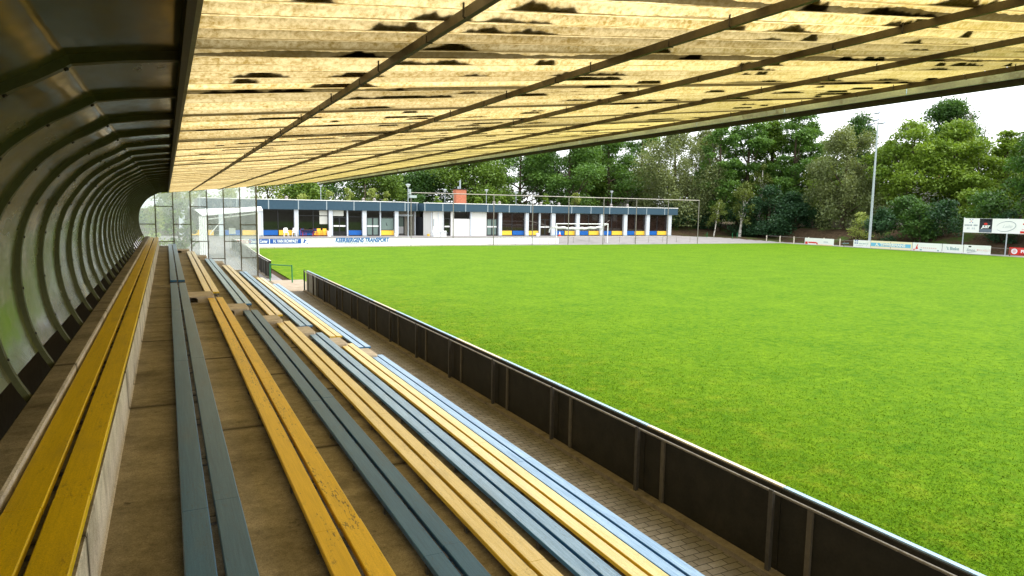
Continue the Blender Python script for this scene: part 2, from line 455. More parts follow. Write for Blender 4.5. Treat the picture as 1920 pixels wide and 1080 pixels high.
def leaf_mat(name, lo, hi):
    def fn(g, b):
        nt = g.nt
        t = g.n('ShaderNodeAttribute', attribute_name='tint').outputs['Fac']
        c = g.mix(t, lo, hi)
        g.set(b.inputs['Base Color'], c)
        tl = g.n('ShaderNodeBsdfTranslucent'); g.set(tl.inputs[0], g.mix(1.0, c, (1.15, 1.1, .5), 'MULTIPLY'))
        mx = g.n('ShaderNodeMixShader'); mx.inputs[0].default_value = .32
        out = [x for x in nt.nodes if x.type == 'OUTPUT_MATERIAL'][0]
        g.L.new(b.outputs[0], mx.inputs[1]); g.L.new(tl.outputs[0], mx.inputs[2]); g.L.new(mx.outputs[0], out.inputs[0])
    return mat(name, rough=.55, spec=.3, fn=fn)
LEAF = {
    'dark': leaf_mat('dark_leaves', (0.023, 0.068, 0.018), (0.091, 0.189, 0.036)),
    'mid': leaf_mat('mid_leaves', (0.042, 0.102, 0.012), (0.162, 0.258, 0.036)),
    'bright': leaf_mat('yellow_green_leaves', (0.068, 0.149, 0.013), (0.237, 0.347, 0.044)),
    'airy': leaf_mat('acacia_leaves', (0.030, 0.094, 0.018), (0.150, 0.275, 0.050)),
    'willow': leaf_mat('olive_leaves', (.070, .110, .032), (.255, .295, .120)),
    'birch': leaf_mat('birch_leaves', (0.056, 0.094, 0.018), (0.175, 0.219, 0.044)),
    'pale': leaf_mat('pale_leaves', (.12, .19, .022), (.38, .44, .12)),
    'shrub': leaf_mat('shrub_leaves', (0.016, 0.051, 0.022), (0.048, 0.115, 0.045)),
}

# ------------------------------------------------------------------ writing
def text(name, s, size, m, parent, loc, rot, align='CENTER', shear=0.0, width=1.0, bold=0.0):
    cu = bpy.data.curves.new('lettering', 'FONT')
    cu.body = s; cu.size = size; cu.align_x = align; cu.align_y = 'CENTER'; cu.shear = shear
    cu.extrude = .003; cu.offset = bold; cu.resolution_u = 3
    t = bpy.data.objects.new('tmp_text', cu); COL.objects.link(t)
    bpy.context.view_layer.update()
    me = bpy.data.meshes.new_from_object(t.evaluated_get(bpy.context.evaluated_depsgraph_get()))
    bpy.data.objects.remove(t)
    me.name = name; me.materials.clear(); me.materials.append(m)
    o = bpy.data.objects.new(name, me); o.location = loc; o.rotation_euler = rot; o.scale = (width, 1, 1)
    return link(o, parent)

def smooth(a, b, x):
    t = np.clip((np.asarray(x, float) - a) / (b - a), 0, 1)
    return t * t * (3 - 2 * t)

def ht(x, y):
    """height of the land round the pitch"""
    yard = .7 * np.clip((np.asarray(y, float) - 69.6) / 7.6, 0, 1) * (1 - .25 * smooth(62, 72, x))
    bank = 2.1 * smooth(80.6, 87.5, x) + .5 * smooth(88, 110, x)
    back = (.35 + 1.1 * smooth(66, 72, x)) * smooth(82.5, 90, y)
    return np.maximum(yard + back * 1.0, bank)

# ================================================================== SETTING
def grid_mesh(name, xs, ys, zf, m, kind='structure', jit=0.0):
    X, Y = np.meshgrid(xs, ys)
    Z = zf(X, Y)
    if jit: Z = Z + rng.normal(0, jit, Z.shape)
    nx, ny = len(xs), len(ys)
    v = np.stack([X.ravel(), Y.ravel(), Z.ravel()], 1)
    i = np.arange(nx * ny).reshape(ny, nx)
    f = np.stack([i[:-1, :-1].ravel(), i[:-1, 1:].ravel(), i[1:, 1:].ravel(), i[1:, :-1].ravel()], 1)
    me = bpy.data.meshes.new(name); me.from_pydata(v.tolist(), [], f.tolist()); me.materials.append(m)
    me.polygons.foreach_set('use_smooth', [True] * len(me.polygons))
    o = bpy.data.objects.new(name, me); link(o); o['kind'] = kind
    return o

# land: one sheet out to the horizon, sunk a little under the pitch and paths
gx = np.concatenate([[-900, -400, -150, -60], np.arange(-30, 79, 6), np.arange(79, 92, .8), [96, 104, 115, 140, 200, 400, 900]])
gy = np.concatenate([[-900, -400, -150, -90], np.arange(-60, 66, 3), np.arange(66, 92, 1.3), [96, 104, 115, 140, 200, 400, 900]])
def land(X, Y):
    z = ht(X, Y) - .06
    bumpy = (smooth(80.8, 84, X) + smooth(84, 88, Y) * smooth(64, 70, X)).clip(0, 1)
    return z + bumpy * .16 * (np.sin(X * 1.7 + Y * .9) * np.sin(Y * 1.1 - X * .6) + .5 * np.sin(Y * 3.1))
grid_mesh('ground', gx, gy, land, M['earth'])
MB().box(5.74, 76.95, -46, 69.25, -.3, 0.0).build('pitch', M['grass'])['kind'] = 'structure'
# paved yard rising from the end line to the clubhouse terrace
yx = np.concatenate([np.arange(-14, 62, 4), np.arange(62, 81, 1.0)]); yy = np.arange(69.25, 80.3, .75)
def yardz(X, Y):
    z = ht(X, Y) + .004
    Xc = 81.0 - (Y - 69.25) * 1.0                                   # the yard narrows to the clubhouse corner
    return np.where(X > np.maximum(Xc, 67.5), z - .25, z)
grid_mesh('yard', yx, yy, yardz, M['asphalt'])
MB().box(77.0, 80.4, -46, 72, -.3, .012).build('far_path', M['asphalt'])['kind'] = 'structure'
MB().box(4.36, 5.46, -5, 32.0, -.3, .0).build('path', M['paver'])['kind'] = 'structure'
MB().box(-1.2, 5.3, 37.2, 69.25, -.3, -.008).build('access_path', M['asphalt'])['kind'] = 'structure'
MB().box(3.95, 6.3, 32.0, 37.2, -.3, .004).build('sandy_path', M['sand'])['kind'] = 'structure'
gp = MB(); gp.ext([(-5, 36.2), (2.05, 35.6), (2.4, 42), (2.2, 50), (1.2, 57.5), (-5, 60)], -.2, .02, 'z')
gp.build('lawn', M['rough_grass'])['kind'] = 'structure'

# grass blades standing on the near part of the pitch: nobody could count them
def blades(n):
    # density falls with distance from the stand
    x = np.empty(0); y = np.empty(0)
    while len(x) < n:
        xx = 5.8 + rng.random(n) ** 2.1 * 26; yy = -1 + rng.random(n) * 46
        d2 = xx ** 2 + yy ** 2
        k = rng.random(n) < np.clip(80 / d2, 0, 1) * np.clip((30 - np.sqrt(d2)) / 16, 0, 1)
        x = np.concatenate([x, xx[k]]); y = np.concatenate([y, yy[k]])
    x = x[:n]; y = y[:n]
    d = np.sqrt(x * x + y * y)
    w = .0032 + d * .0003; h = (.010 + .024 * rng.random(n))
    a = rng.random(n) * 2 * PI; lean = rng.normal(0, .030, (n, 2))
    c = np.stack([x, y, np.zeros(n) - .002], 1)
    sd = np.stack([np.cos(a), np.sin(a), np.zeros(n)], 1) * w[:, None]
    tip = c + np.concatenate([lean, h[:, None]], 1)
    v = np.stack([c - sd, c + sd, tip], 1).reshape(-1, 3)
    me = bpy.data.meshes.new('grass')
    me.vertices.add(3 * n); me.vertices.foreach_set('co', v.ravel())
    me.loops.add(3 * n); me.loops.foreach_set('vertex_index', np.arange(3 * n))
    me.polygons.add(n); me.polygons.foreach_set('loop_start', np.arange(0, 3 * n, 3))
    at = me.attributes.new('tint', 'FLOAT', 'POINT')
    patch = .5 + .45 * np.sin(x * 1.9 + 1.3 * np.sin(y * .8)) * np.sin(y * 1.5 + x * .7 + np.sin(x * 3.1))
    t = np.clip(.5 * patch + .5 * rng.random(n) , 0, 1)
    at.data.foreach_set('value', np.repeat(t, 3))
    me.materials.append(M['blade']); me.update(); me.validate()
    o = bpy.data.objects.new('grass', me); link(o)
    tag(o, 'short bright green grass blades covering the near part of the pitch', 'grass', kind='stuff')
blades(340000)

# ================================================================== GRANDSTAND
Y0, Y1 = -3.0, 33.45
ROW_X = [-.515, .161, .846, 1.508, 2.168, 2.83, 3.50, 4.14]
ROW_Z = [2.41 - .28 * i for i in range(8)]
stand = thing('grandstand', 'long low grandstand with curved back wall and yellowed see-through roof', 'grandstand')
# stepped terrace cast in lengths with open joints
prof = [(-.86, -.2), (-.86, 2.43), (-.848, 2.442), (-.708, 2.445), (-.696, 2.435), (-.692, 2.345), (-.352, 2.345), (-.348, 2.335), (-.34, 2.04), (-.33, 2.03)]
for i in range(1, 8):
    x = ROW_X[i] + .135; z = 2.03 - .28 * (i - 1)
    zn = z - .28 if i < 7 else -.2
    prof += [(x - .012, z), (x, z - .012), (x + .004, zn + .01 if i < 7 else zn)]
    if i < 7: prof.append((x + .016, zn))
t = MB()
seams = [Y0, .04, 3.24, 6.44, 9.64, 12.84, 16.04, 19.24, 22.44, 25.64, 28.84, Y1]
for a, b in zip(seams[:-1], seams[1:]):
    t.ext(prof, a + .005, b - .005, 'y')
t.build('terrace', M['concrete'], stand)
# curved back wall
AP = [(.08, .655), (-.13, .63), (-.33, .595), (-.45, .52), (-.57, .452), (-.72, .335), (-.83, .215), (-.93, .07), (-1.0, -.06), (-1.06, -.25), (-1.09, -.5), (-1.08, -.75), (-1.04, -.98), (-.97, -1.18), (-.885, -1.34), (-.80, -1.48), (-.78, -1.75)]
def refine(P, k=3):
    out = []
    for i in range(len(P) - 1):
        p0, p1, p2, p3 = P[max(i - 1, 0)], P[i], P[i + 1], P[min(i + 2, len(P) - 1)]
        for j in range(k):
            t = j / k
            out.append(tuple(.5 * (2 * p1[a] + (p2[a] - p0[a]) * t + (2 * p0[a] - 5 * p1[a] + 4 * p2[a] - p3[a]) * t * t + (3 * p1[a] - p0[a] - 3 * p2[a] + p3[a]) * t ** 3) for a in (0, 1)))
    return out + [P[-1]]
APf = AP[:3] + refine(AP[2:], 3)[1:]
def offset(P, d):
    out = []
    for i, p in enumerate(P):
        a = P[max(i - 1, 0)]; b = P[min(i + 1, len(P) - 1)]
        tx, tz = b[0] - a[0], b[1] - a[1]; l = math.hypot(tx, tz)
        out.append((p[0] - tz / l * d * -1 * -1, p[1] + tx / l * d * -1 * -1))
    return out
inn = [(x, z + H) for x, z in APf]
def off(d):                                                          # d > 0: into the stand
    o = []
    for i, p in enumerate(inn):
        a = inn[max(i - 1, 0)]; b = inn[min(i + 1, len(inn) - 1)]
        tx, tz = b[0] - a[0], b[1] - a[1]; l = math.hypot(tx, tz)
        o.append((p[0] - tz / l * d, p[1] + tx / l * d))
    return o
cut = [i for i, p in enumerate(inn) if p[1] > H - 1.19][-1] + 1  # sheet stops short, shaped to leave a dark band at its foot
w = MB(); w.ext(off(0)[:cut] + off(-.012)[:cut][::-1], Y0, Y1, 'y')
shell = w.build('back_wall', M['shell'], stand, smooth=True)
gb = MB(); gb.box(-1.32, -1.30, Y0, Y1, 1.7, 2.75); gb.ext([(-1.32, 2.752), (-1.06, 2.60), (-1.06, 2.62), (-1.32, 2.79)], Y0, Y1, 'y')
gb.build('added_light_block', M['rusty'], stand)  # added board: blocks outside light and keeps the gap dark
# ribs pressed into the sheet
def rib_mb():
    m = MB(); a, bq = off(-.002), off(.033)
    prs = [(-.048, 0), (-.028, 1), (.028, 1), (.048, 0)]
    n = len(a); base = len(m.v)
    for i in range(n):
        for dy, k in prs:
            p = bq[i] if k else a[i]
            m.v.append((p[0], dy, p[1]))
    for i in range(n - 1):
        for k in range(3):
            q = base + i * 4 + k
            m.f.append((q, q + 1, q + 5, q + 4)); m.m.append(0)
        q = base + i * 4
        m.f.append((q, q + 4, q + 7, q + 3)); m.m.append(0)
    bo = off(.044)
    for i in range(3, n - 2, 5):                                     # fixing screws
        p = bo[i]; c = bq[i]
        m.tube([(c[0], -.005, c[1]), (p[0], -.005, p[1])], .010, 6, 1)
    return m
rib = rib_mb().build('rib', [M['rib'], M['steel_dark']], shell, loc=(0, 3.35, 0))
for k in range(-5, 28):
    y = 3.35 + 1.1 * k
    if k == 0 or y < Y0 + .1 or y > Y1 - .1: continue
    dup(rib, shell, (0, y, 0))
# junction beam between shell and roof sheet
jb = MB(); jb.box(.072, .097, Y0, Y1, H + .57, H + .665)
jb.box(.0975, .114, Y0, Y1, H + .578, H + .590, 1)
jb.build('junction_beam', [M['steel_dark'], M['flange']], stand)
# corrugated roof sheet
def rz(x): return H + .62 + .105 * x
def roof_mesh():
    P = .177; xs = [.099, 1.7, 3.3, 4.9, 6.43]
    ks = [0, .10, .20, .34, .5, .60, .70, .86]; hs = [-1, -1, -.2, 1, 1, 1, .1, -1]
    ys = []; hh = []
    y = Y0
    i = int(math.floor(Y0 / P))
    while i * P < Y1 - P:
        for k, h in zip(ks, hs):
            ys.append((i + k) * P); hh.append(h * .020)
        i += 1
    v = []; f = []
    for yv, h in zip(ys, hh):
        for x in xs: v.append((x, yv, rz(x) + h))
    n = len(xs)
    for r in range(len(ys) - 1):
        for c in range(n - 1):
            f.append((r * n + c, r * n + c + 1, (r + 1) * n + c + 1, (r + 1) * n + c))
    me = bpy.data.meshes.new('roof_sheet'); me.from_pydata(v, [], f); me.materials.append(M['roof'])
    me.polygons.foreach_set('use_smooth', [True] * len(f)); me.update()
    return me
link(bpy.data.objects.new('roof_sheet', roof_mesh()), stand)
for x in (.955, 2.16, 3.28, 4.56, 6.27):
    m = MB(); zt = rz(x) - .021
    edge = x > 6
    hgt = .042 if edge else .036
    m.box(x - .011, x + .011, Y0, Y1, zt - hgt, zt)
    if not edge: m.box(x + .0115, x + .03, Y0, Y1, zt - .007, zt - .001)
    y = 1.2
    while y < Y1:                                                    # hook bolts
        m.tube([(x - .02, y, zt + .02), (x - .022, y, zt - .034), (x - .014, y, zt - .04)], .004, 5, 1)
        m.box(x - .014, x + .014, y + .4, y + .406, zt - hgt - .003, zt - .01, 1)
        y += 1.062
    m.build('purlin', [M['purlin'], M['steel_dark']], stand)
for k in range(-1, 8):
    y = 2.9 + 4.3 * k
    m = MB(); x0, x1 = -.35, 6.1
    m.ext([(x0, rz(x0) + .03), (x1, rz(x1) + .03), (x1, rz(x1) + .12), (x0, rz(x0) + .32)], y - .06, y + .06, 'y')
    m.build('roof_beam', M['steel_dark'], stand)
# moss cushions lying on the sheet, flat along each valley and bumpy on the upper side
def sheet_z(x, y):
    f = (y / .177) % 1.0
    return rz(x) + .020 * np.interp(f, [0, .10, .20, .34, .5, .60, .70, .86, 1.0], [-1, -1, -.2, 1, 1, 1, .1, -1, -1])
mm = MB(); rm = random.Random(21)
for i in range(-2, 120):
    yv = (i + .93) * .177
    rate = 7.5 if yv < 5.2 else (4.0 if yv < 9 else (1.4 if yv < 16 else .5))
    if rm.random() < .3: rate *= .25
    cnt = int(rate) + (rm.random() < rate % 1)
    for _ in range(cnt):
        x0 = .16 + rm.random() ** .85 * 6.0; L = rm.choice([.12, .2, .28, .4, .55]) * rm.uniform(.8, 1.3); hp = rm.uniform(.022, .072)
        n = max(6, int(L / .018)); ph = [rm.uniform(0, 6.3) for _ in range(4)]
        rows = []
        for k in range(n + 1):
            t = k / n; x = x0 + L * t
            if x > 6.36: break
            env = (math.sin(PI * t) ** .6) * (.55 + .45 * math.sin(t * rm.uniform(.9, 1.1) * 5 + ph[0]) ** 2)
            h = hp * env * (.72 + .28 * abs(math.sin(t * L * 52 + ph[1])) + .14 * rm.uniform(-1, 1)) + .003
            col = []
            for q in range(4):
                y = yv - h * q / 3
                col.append((x, y, float(sheet_z(x, y)) + .0025))
            tp = [(p[0], p[1], p[2] + .003 + .02 * math.sin(PI * (.15 + .7 * q / 3)) * env) for q, p in enumerate(col)]
            rows.append(col + tp[::-1])
        for a, b in zip(rows[:-1], rows[1:]):
            for q in range(8):
                mm.face([a[q], a[(q + 1) % 8], b[(q + 1) % 8], b[q]])
mo = mm.build('moss', M['moss'], None, fix=False)
tag(mo, 'dark cushions of moss lying along the corrugations on top of the translucent roof', 'moss', kind='stuff')
# gutter along the outer edge
g_ = MB(); gx0, gz0 = 6.53, H + 1.205; pr = []
for k in range(9):
    a = PI + PI * k / 8
    pr.append((gx0 + .07 * math.cos(a), gz0 + .068 * math.sin(a)))
pin = [(gx0 + (x - gx0) * .92, gz0 + (z - gz0) * .94) for x, z in pr][::-1]
yy0 = Y0
while yy0 < Y1:
    yb = min(yy0 + 2.95, Y1); g_.ext(pr + pin, yy0 + .002, yb - .002, 'y')
    if yb < Y1:
        pk = [(gx0 + (x - gx0) * 1.06, gz0 + (z - gz0) * 1.06) for x, z in pr]
        g_.ext(pk + [(gx0 + (x - gx0) * 1.005, gz0 + (z - gz0) * 1.005) for x, z in pr][::-1], yb - .05, yb + .05, 'y', 1)
    yy0 = yb
g_.build('gutter', [M['gutter_dark'], M['steel_dark']], stand, smooth=True)
lip = MB(); yy0 = Y0
while yy0 < Y1:
    yb = min(yy0 + 1.475, Y1)
    lip.ext([(6.435, H + 1.187), (6.458, H + 1.187), (6.458, H + 1.262), (6.435, H + 1.250)], yy0 + .004, yb - .004, 'y')
    yy0 = yb
lip.build('gutter_flashing', M['gutter'], stand)

# end screen of dirty glass at the far end
scr = thing('glass_screen', 'dirty glazed end screen in a dark frame at the far end of the stand', 'glass screen', (0, 33.52, 0))
PX = [-.44, .25, .94, 1.61, 2.29, 2.98, 3.68]
def screen_base(x):
    if x < -.34: return 2.345
    for i in range(1, 8):
        if x < ROW_X[i] + .135: return 2.03 - .28 * (i - 1)
    return 0
def screen_top(x):
    if x >= .08: return rz(x) - .02
    P = sorted(inn[:30])
    for a, b in zip(P[:-1], P[1:]):
        if a[0] <= x <= b[0]: return a[1] + (b[1] - a[1]) * (x - a[0]) / (b[0] - a[0] + 1e-9) - .01
    return H + .5
for x in PX:
    wd = .032 if x > 3.5 else .02
    MB().box(x - wd, x + wd, -.03, .03, screen_base(x), screen_top(x)).build('post', M['screen_frame'], scr)
cols = [-.98] + PX
bars = [[-.755], [.016, -1.514], [-.755], [.02, -1.51], [-.76, -2.28], [.02, -1.51], [-.76, -2.27]]
for i in range(7):
    x0, x1 = cols[i], cols[i + 1]
    zb = screen_base((x0 + x1) / 2 + .2); zb = max(zb, .4)
    zt = H + .62 + .105 * max(x0, .08)
    levels = sorted([H + b for b in bars[i] if H + b > zb + .05])
    for z in levels:
        xa = x0 + .02 if i else -1.075
        MB().box(xa, x1 - .02, -.022, .022, z - .016, z + .016).build('bar', M['screen_frame'], scr)
    edges = [zb] + levels + [None]
    for a, b in zip(edges[:-1], edges[1:]):
        m = MB(); za = a + (.016 if a in levels else 0)
        if i == 0:
            lo, hi = za, (b - .016 if b else H + .56)
            pts = []
            zz = np.linspace(lo, hi, 9)
            P = [(p[0], p[1]) for p in inn]
            left = []
            for z in zz:
                best = min((p for p in P if True), key=lambda p: abs(p[1] - z) + (0 if p[0] < -.3 else 9))
                left.append((min(best[0] + .015, x1 - .1), z))
            m.ext([(x1 - .02, hi), (x1 - .02, lo)] + left, -.004, .004, 'y')
        elif b:
            m.box(x0 + .02, x1 - .02, -.004, .004, za, b - .016)
        else:
            m.ext([(x0 + .02, za), (x1 - .02, za), (x1 - .02, screen_top(x1 - .02) - .005), (x0 + .02, screen_top(x0 + .02) - .005)], -.004, .004, 'y')
        m.build('pane', M['dirty_glass'], scr)

# ------------------------------------------------------------------ benches
bk = MB()
loop = [(-.13, 0, .0), (-.115, 0, -.03), (-.09, 0, -.055), (.09, 0, -.055), (.115, 0, -.03), (.13, 0, .0)]
bk.tube(loop, .008, 6); bk.box(-.135, .135, -.02, .02, -.006, -.001); bk.box(-.143, -.131, -.02, .02, -.0585, -.0065); bk.box(.131, .143, -.02, .02, -.0585, -.0065)
bracket_mesh = bk.mesh('bracket', M['bracket'], True)
tb = MB(); tb.box(-.15, .15, -.022, .022, -.024, -.0012)
slip_mesh = tb.mesh('bracket', M['bracket'])
def bench(row, ya, yb, m, label, joints):
    x, z = ROW_X[row], ROW_Z[row]
    r = thing('bench', label, 'bench', (x, ya, z - .04), 0, 'plank benches on the terrace')
    hw = .16 if row == 0 else .145
    for side in (-1, 1):
        p = MB()
        x0, x1 = (-hw, -.015) if side < 0 else (.015, hw)
        cuts = [ya] + [j + side * .04 for j in joints if ya + .3 < j < yb - .3] + [yb]
        for k, (a, b) in enumerate(zip(cuts[:-1], cuts[1:])):
            s = random.uniform(-.0025, .0025)
            p.cbox(x0 + s, x1 + s, a - ya + (.0015 if k else 0), b - ya - .0015, 0 + s * .4, .04 + s * .4, .005)
        p.build('plank', m, r)
    y = 3.85 - math.floor((3.85 - ya) / .94) * .94
    if y - ya < .05: y += .94
    ys = []
    while y < yb - .05: ys.append(y); y += .94
    for e in (ya + .06, yb - .06):
        ys.append(e)
    if row == 0:
        ys = sorted(ys + [q + .2 for q in ys if q + .2 < yb - .1])
    for y in ys:
        o = bpy.data.objects.new('bracket', slip_mesh if row == 0 else bracket_mesh)
        o.location = (0, y - ya, 0); link(o, r)
        if row: o.location.z = -.002
J = [0, 3.92, 7.83, 11.7, 15.6, 19.5, 23.4, 27.3, 31.2]
bench(0, -1.6, 33.3, M['yellow_top'], 'long mustard yellow bench on top of the concrete wall under the curved back', [-.5, 3.51, 9.24, 14.9, 20.5, 26.2])
NEAR = {1: ('blue', 16.0, 'blue-grey near bench in the row just below the mustard top bench'),
        2: ('yellow', 15.5, 'deep yellow near bench with black chips, between two blue-grey benches'),
        3: ('blue', 15.35, 'blue-grey near bench below the chipped deep yellow bench'),
        4: ('yellow_skylit', 15.35, 'pale yellow near bench in the fifth row from the back wall'),
        5: ('blue_skylit', 15.25, 'pale blue near bench between the two pale yellow ones'),
        6: ('yellow_skylit', 15.2, 'palest cream-yellow near bench beside the lowest blue bench'),
        7: ('blue_skylit', 15.05, 'lowest light blue near bench along the brick-paved walkway')}
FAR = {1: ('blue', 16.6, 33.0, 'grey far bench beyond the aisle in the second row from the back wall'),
       2: ('yellow_skylit', 16.55, 32.2, 'yellow far bench beyond the aisle, below the grey far bench'),
       3: ('blue_skylit', 16.42, 31.6, 'blue-grey far bench beyond the aisle, third row of the far section'),
       4: ('yellow_skylit', 16.35, 31.45, 'cream-yellow far bench between two blue ones beyond the aisle'),
       5: ('blue_skylit', 16.3, 31.4, 'pale blue far bench beyond the aisle, third row up from the walkway'),
       6: ('yellow_skylit', 16.2, 31.4, 'cream-yellow far bench beyond the aisle, second row up from the walkway'),
       7: ('blue_skylit', 16.05, 31.2, 'lowest blue far bench ending near the sandy gap')}
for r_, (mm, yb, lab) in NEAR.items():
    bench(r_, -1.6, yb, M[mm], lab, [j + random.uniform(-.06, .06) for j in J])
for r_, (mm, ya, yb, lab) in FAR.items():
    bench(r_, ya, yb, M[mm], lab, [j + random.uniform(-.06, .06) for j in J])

# concrete step blocks in the aisles, each with a hollow open to the front
def step_block(row, ya, yb, label):
    xa = ROW_X[row] + .15; xb = ROW_X[row + 1] - .02
    zb = 2.03 - .28 * row; z1 = zb + .15
    m = MB(); c = .035
    hx0, hx1, hz0, hz1, hd = xa + .035, xa + .20, zb + .012, z1 - .035, .30
    # top with rounded far corners
    top = [(xa, ya + .015), (xb - c, ya + .015), (xb, ya + .015 + c), (xb, yb - c), (xb - c, yb), (xa, yb)]
    m.face([(*p, z1) for p in top])
    side = [(xa, ya), (xb - c, ya), (xb, ya + c), (xb, yb - c), (xb - c, yb), (xa, yb)]
    n = len(side)
    for i in range(n):
        p, q, tp, tq = side[i], side[(i + 1) % n], top[i], top[(i + 1) % n]
        m.face([(*p, z1 - .015), (*q, z1 - .015), (*tq, z1), (*tp, z1)])
        if i: m.face([(*p, zb), (*q, zb), (*q, z1 - .015), (*p, z1 - .015)])
    e = z1 - .015; r = .03
    hole = [(hx0, hz0), (hx1, hz0), (hx1, hz1 - r), (hx1 - r, hz1), (hx0 + r, hz1), (hx0, hz1 - r)]
    X0, X1 = xa, xb - c
    F = lambda *P: m.face([(p[0], ya, p[1]) for p in P])
    F((X0, zb), (X1, zb), hole[1], hole[0]); F((X1, zb), (X1, e), hole[3], hole[2], hole[1]); F((X1, e), (X0, e), hole[4], hole[3]); F((X0, e), (X0, zb), hole[0], hole[5], hole[4])
    for i in range(6):
        p, q = hole[i], hole[(i + 1) % 6]
        m.face([(p[0], ya, p[1]), (q[0], ya, q[1]), (q[0], ya + hd, q[1]), (p[0], ya + hd, p[1])], 1)
    m.face([(p[0], ya + hd, p[1]) for p in hole], 1)
    o = m.build('step_block', [M['concrete_pale'], M['concrete']], None, fix=False)
    tag(o, label, 'step', 'hollow concrete step blocks in the aisles')
names = ['blue-grey second and deep yellow third', 'deep yellow third and blue-grey fourth', 'blue-grey fourth and pale yellow fifth', 'pale yellow fifth and blue sixth', 'blue sixth and cream seventh', 'cream seventh and lowest blue']
for i in range(1, 7):
    y = 15.42 - (.12 * (i - 1))
    step_block(i, y, y + .82, 'hollow concrete step in the mid aisle between the %s rows' % names[i - 1])
for i in (1, 2, 3):
    step_block(i, 32.45 - .2 * (i - 1), 33.3, 'hollow concrete step by the glass screen between the %s rows' % names[i - 1])

# ================================================================== BARRIERS
def barrier(name, label, ya, yb, xf, batt, boards, posts):
    r = thing(name, label, 'barrier')
    n = 14
    rail = MB(); rail.tube([(xf(y), y, .905) for y in np.linspace(ya, yb, n)], .016, 8)
    rail.build('rail', M['galv'], r, smooth=True)
    k = MB()
    ys = np.linspace(ya, yb, n)
    for a, b in zip(ys[:-1], ys[1:]):
        k.ext([(xf(a) - .07, -.05), (xf(a) + .10, -.05), (xf(a) + .10, .05), (xf(a) - .07, .06)], a, b, 'y', caps=False)
    k.build('kerb', M['kerb'], r)
    for y in posts:
        m = MB(); x = xf(y)
        m.box(x - .034, x - .018, y - .025, y + .025, 0, .93); m.box(x - .018, x + .03, y - .004, y + .004, 0, .885)
        m.build('post', M['rusty'], r)
    for y in batt:
        MB().box(xf(y) + .048, xf(y) + .075, y - .03, y + .03, .05, .88).build('batten', M['batten'], r)
    for a, b, me_, mb in boards:
        m = MB()
        c = .5 * (a + b); x = xf(c)
        m.box(x + .075, x + .10, a + .006, b - .006, .045, .935)
        m.box(x + .10, x + .145, a + .006, b - .006, .045, .925)
        o = m.build('board', mb, r)
        e = MB(); e.box(x + .095, x + .15, a + .006, b - .006, .9365, .953); e.build('board_edge', me_, o)
    return r
bs = []; y = -4.2; pal = ['blue_edge', 'cream_edge', 'blue_edge', 'blue_edge', 'cream_edge', 'blue_edge']
i = 0
while y < 31.4:
    b = min(y + 2.25, 31.78)
    bs.append((y, b, M[pal[i % 6]], M['board_back'] if b < 30 else M['board_pale'])); y = b; i += 1
# board ends fall midway between post and batten pairs
barrier('pitch_barrier', 'long near pitch barrier of dark boards behind a steel rail along the brick walkway', -4.2, 31.8, lambda y: 5.48,
        [4.42 + 2.243 * k for k in range(-3, 13) if 4.42 + 2.243 * k < 31.7], bs, [4.84 + 2.262 * k for k in range(-3, 12) if 4.84 + 2.262 * k < 31.7])
fx = lambda y: 4.74 + .42 * smooth(40, 60, y)
bs = []; y = 38.3
while y < 66: bs.append((y, y + 2.25, M['cream_edge'], M['board_back'])); y += 2.25
barrier('pitch_barrier', 'far pitch barrier of dark boards beyond the green hoop and glass screen', 38.3, 67.5, lambda y: float(fx(y)),
        [39 + 2.25 * k for k in range(13)], bs, [39.4 + 2.25 * k for k in range(13)])
h = thing('barrier_hoop', 'bright green tubular hoop standing in the sandy gap', 'hoop')
MB().tube([(4.64, 36.92, 0), (4.65, 36.92, .90)], .032, 10).build('post', M['green_paint'], h, True)
MB().tube([(5.56, 35.78, 0), (5.55, 35.8, .90)], .032, 10).build('post', M['green_paint'], h, True)
MB().tube([(4.65, 36.92, .86), (5.55, 35.8, .85)], .028, 10).build('crossbar', M['green_paint'], h, True)
gpst = thing('gate_post', 'dark green post at the end of the near barrier beside the sandy gap', 'post')
m = MB(); m.tube([(5.50, 32.05, 0), (5.50, 32.05, .9), (5.50, 31.99, .955), (5.50, 31.92, .9), (5.50, 31.92, 0)], .024, 8)
m.build('frame', M['black_green'], gpst, True)
MB().box(5.485, 5.515, 31.86, 31.92, .55, .62).build('latch', M['black_green'], gpst)
# ================================================================== CLUBHOUSE
YB = 79.1; Z0 = .70
club = thing('clubhouse', 'low flat-roofed clubhouse with slate blue fascia, white columns and blue and yellow panels', 'building')
def part(mb, name, m, **kw): return mb.build(name, m, club, **kw)
def slab(x0, x1, y0, y1, z0, z1): return MB().box(x0, x1, y0, y1, z0, z1)
# shell walls and floor
part(slab(1.0, 66.4, 77.5, 89, Z0 - .4, Z0 - .005), 'plinth', M['asphalt'])
part(slab(1.6, 24.5, 88.7, 89, Z0, 3.66), 'wall', M['white_wall'])
part(slab(28.2, 65.4, 88.7, 89, Z0, 3.66), 'wall', M['white_wall'])
part(slab(1.4, 1.66, 79.0, 88.7, Z0, 3.66), 'wall', M['white_wall'])
part(slab(65.4, 65.6, 79.3, 88.7, Z0, 3.66), 'wall', M['white_wall'])
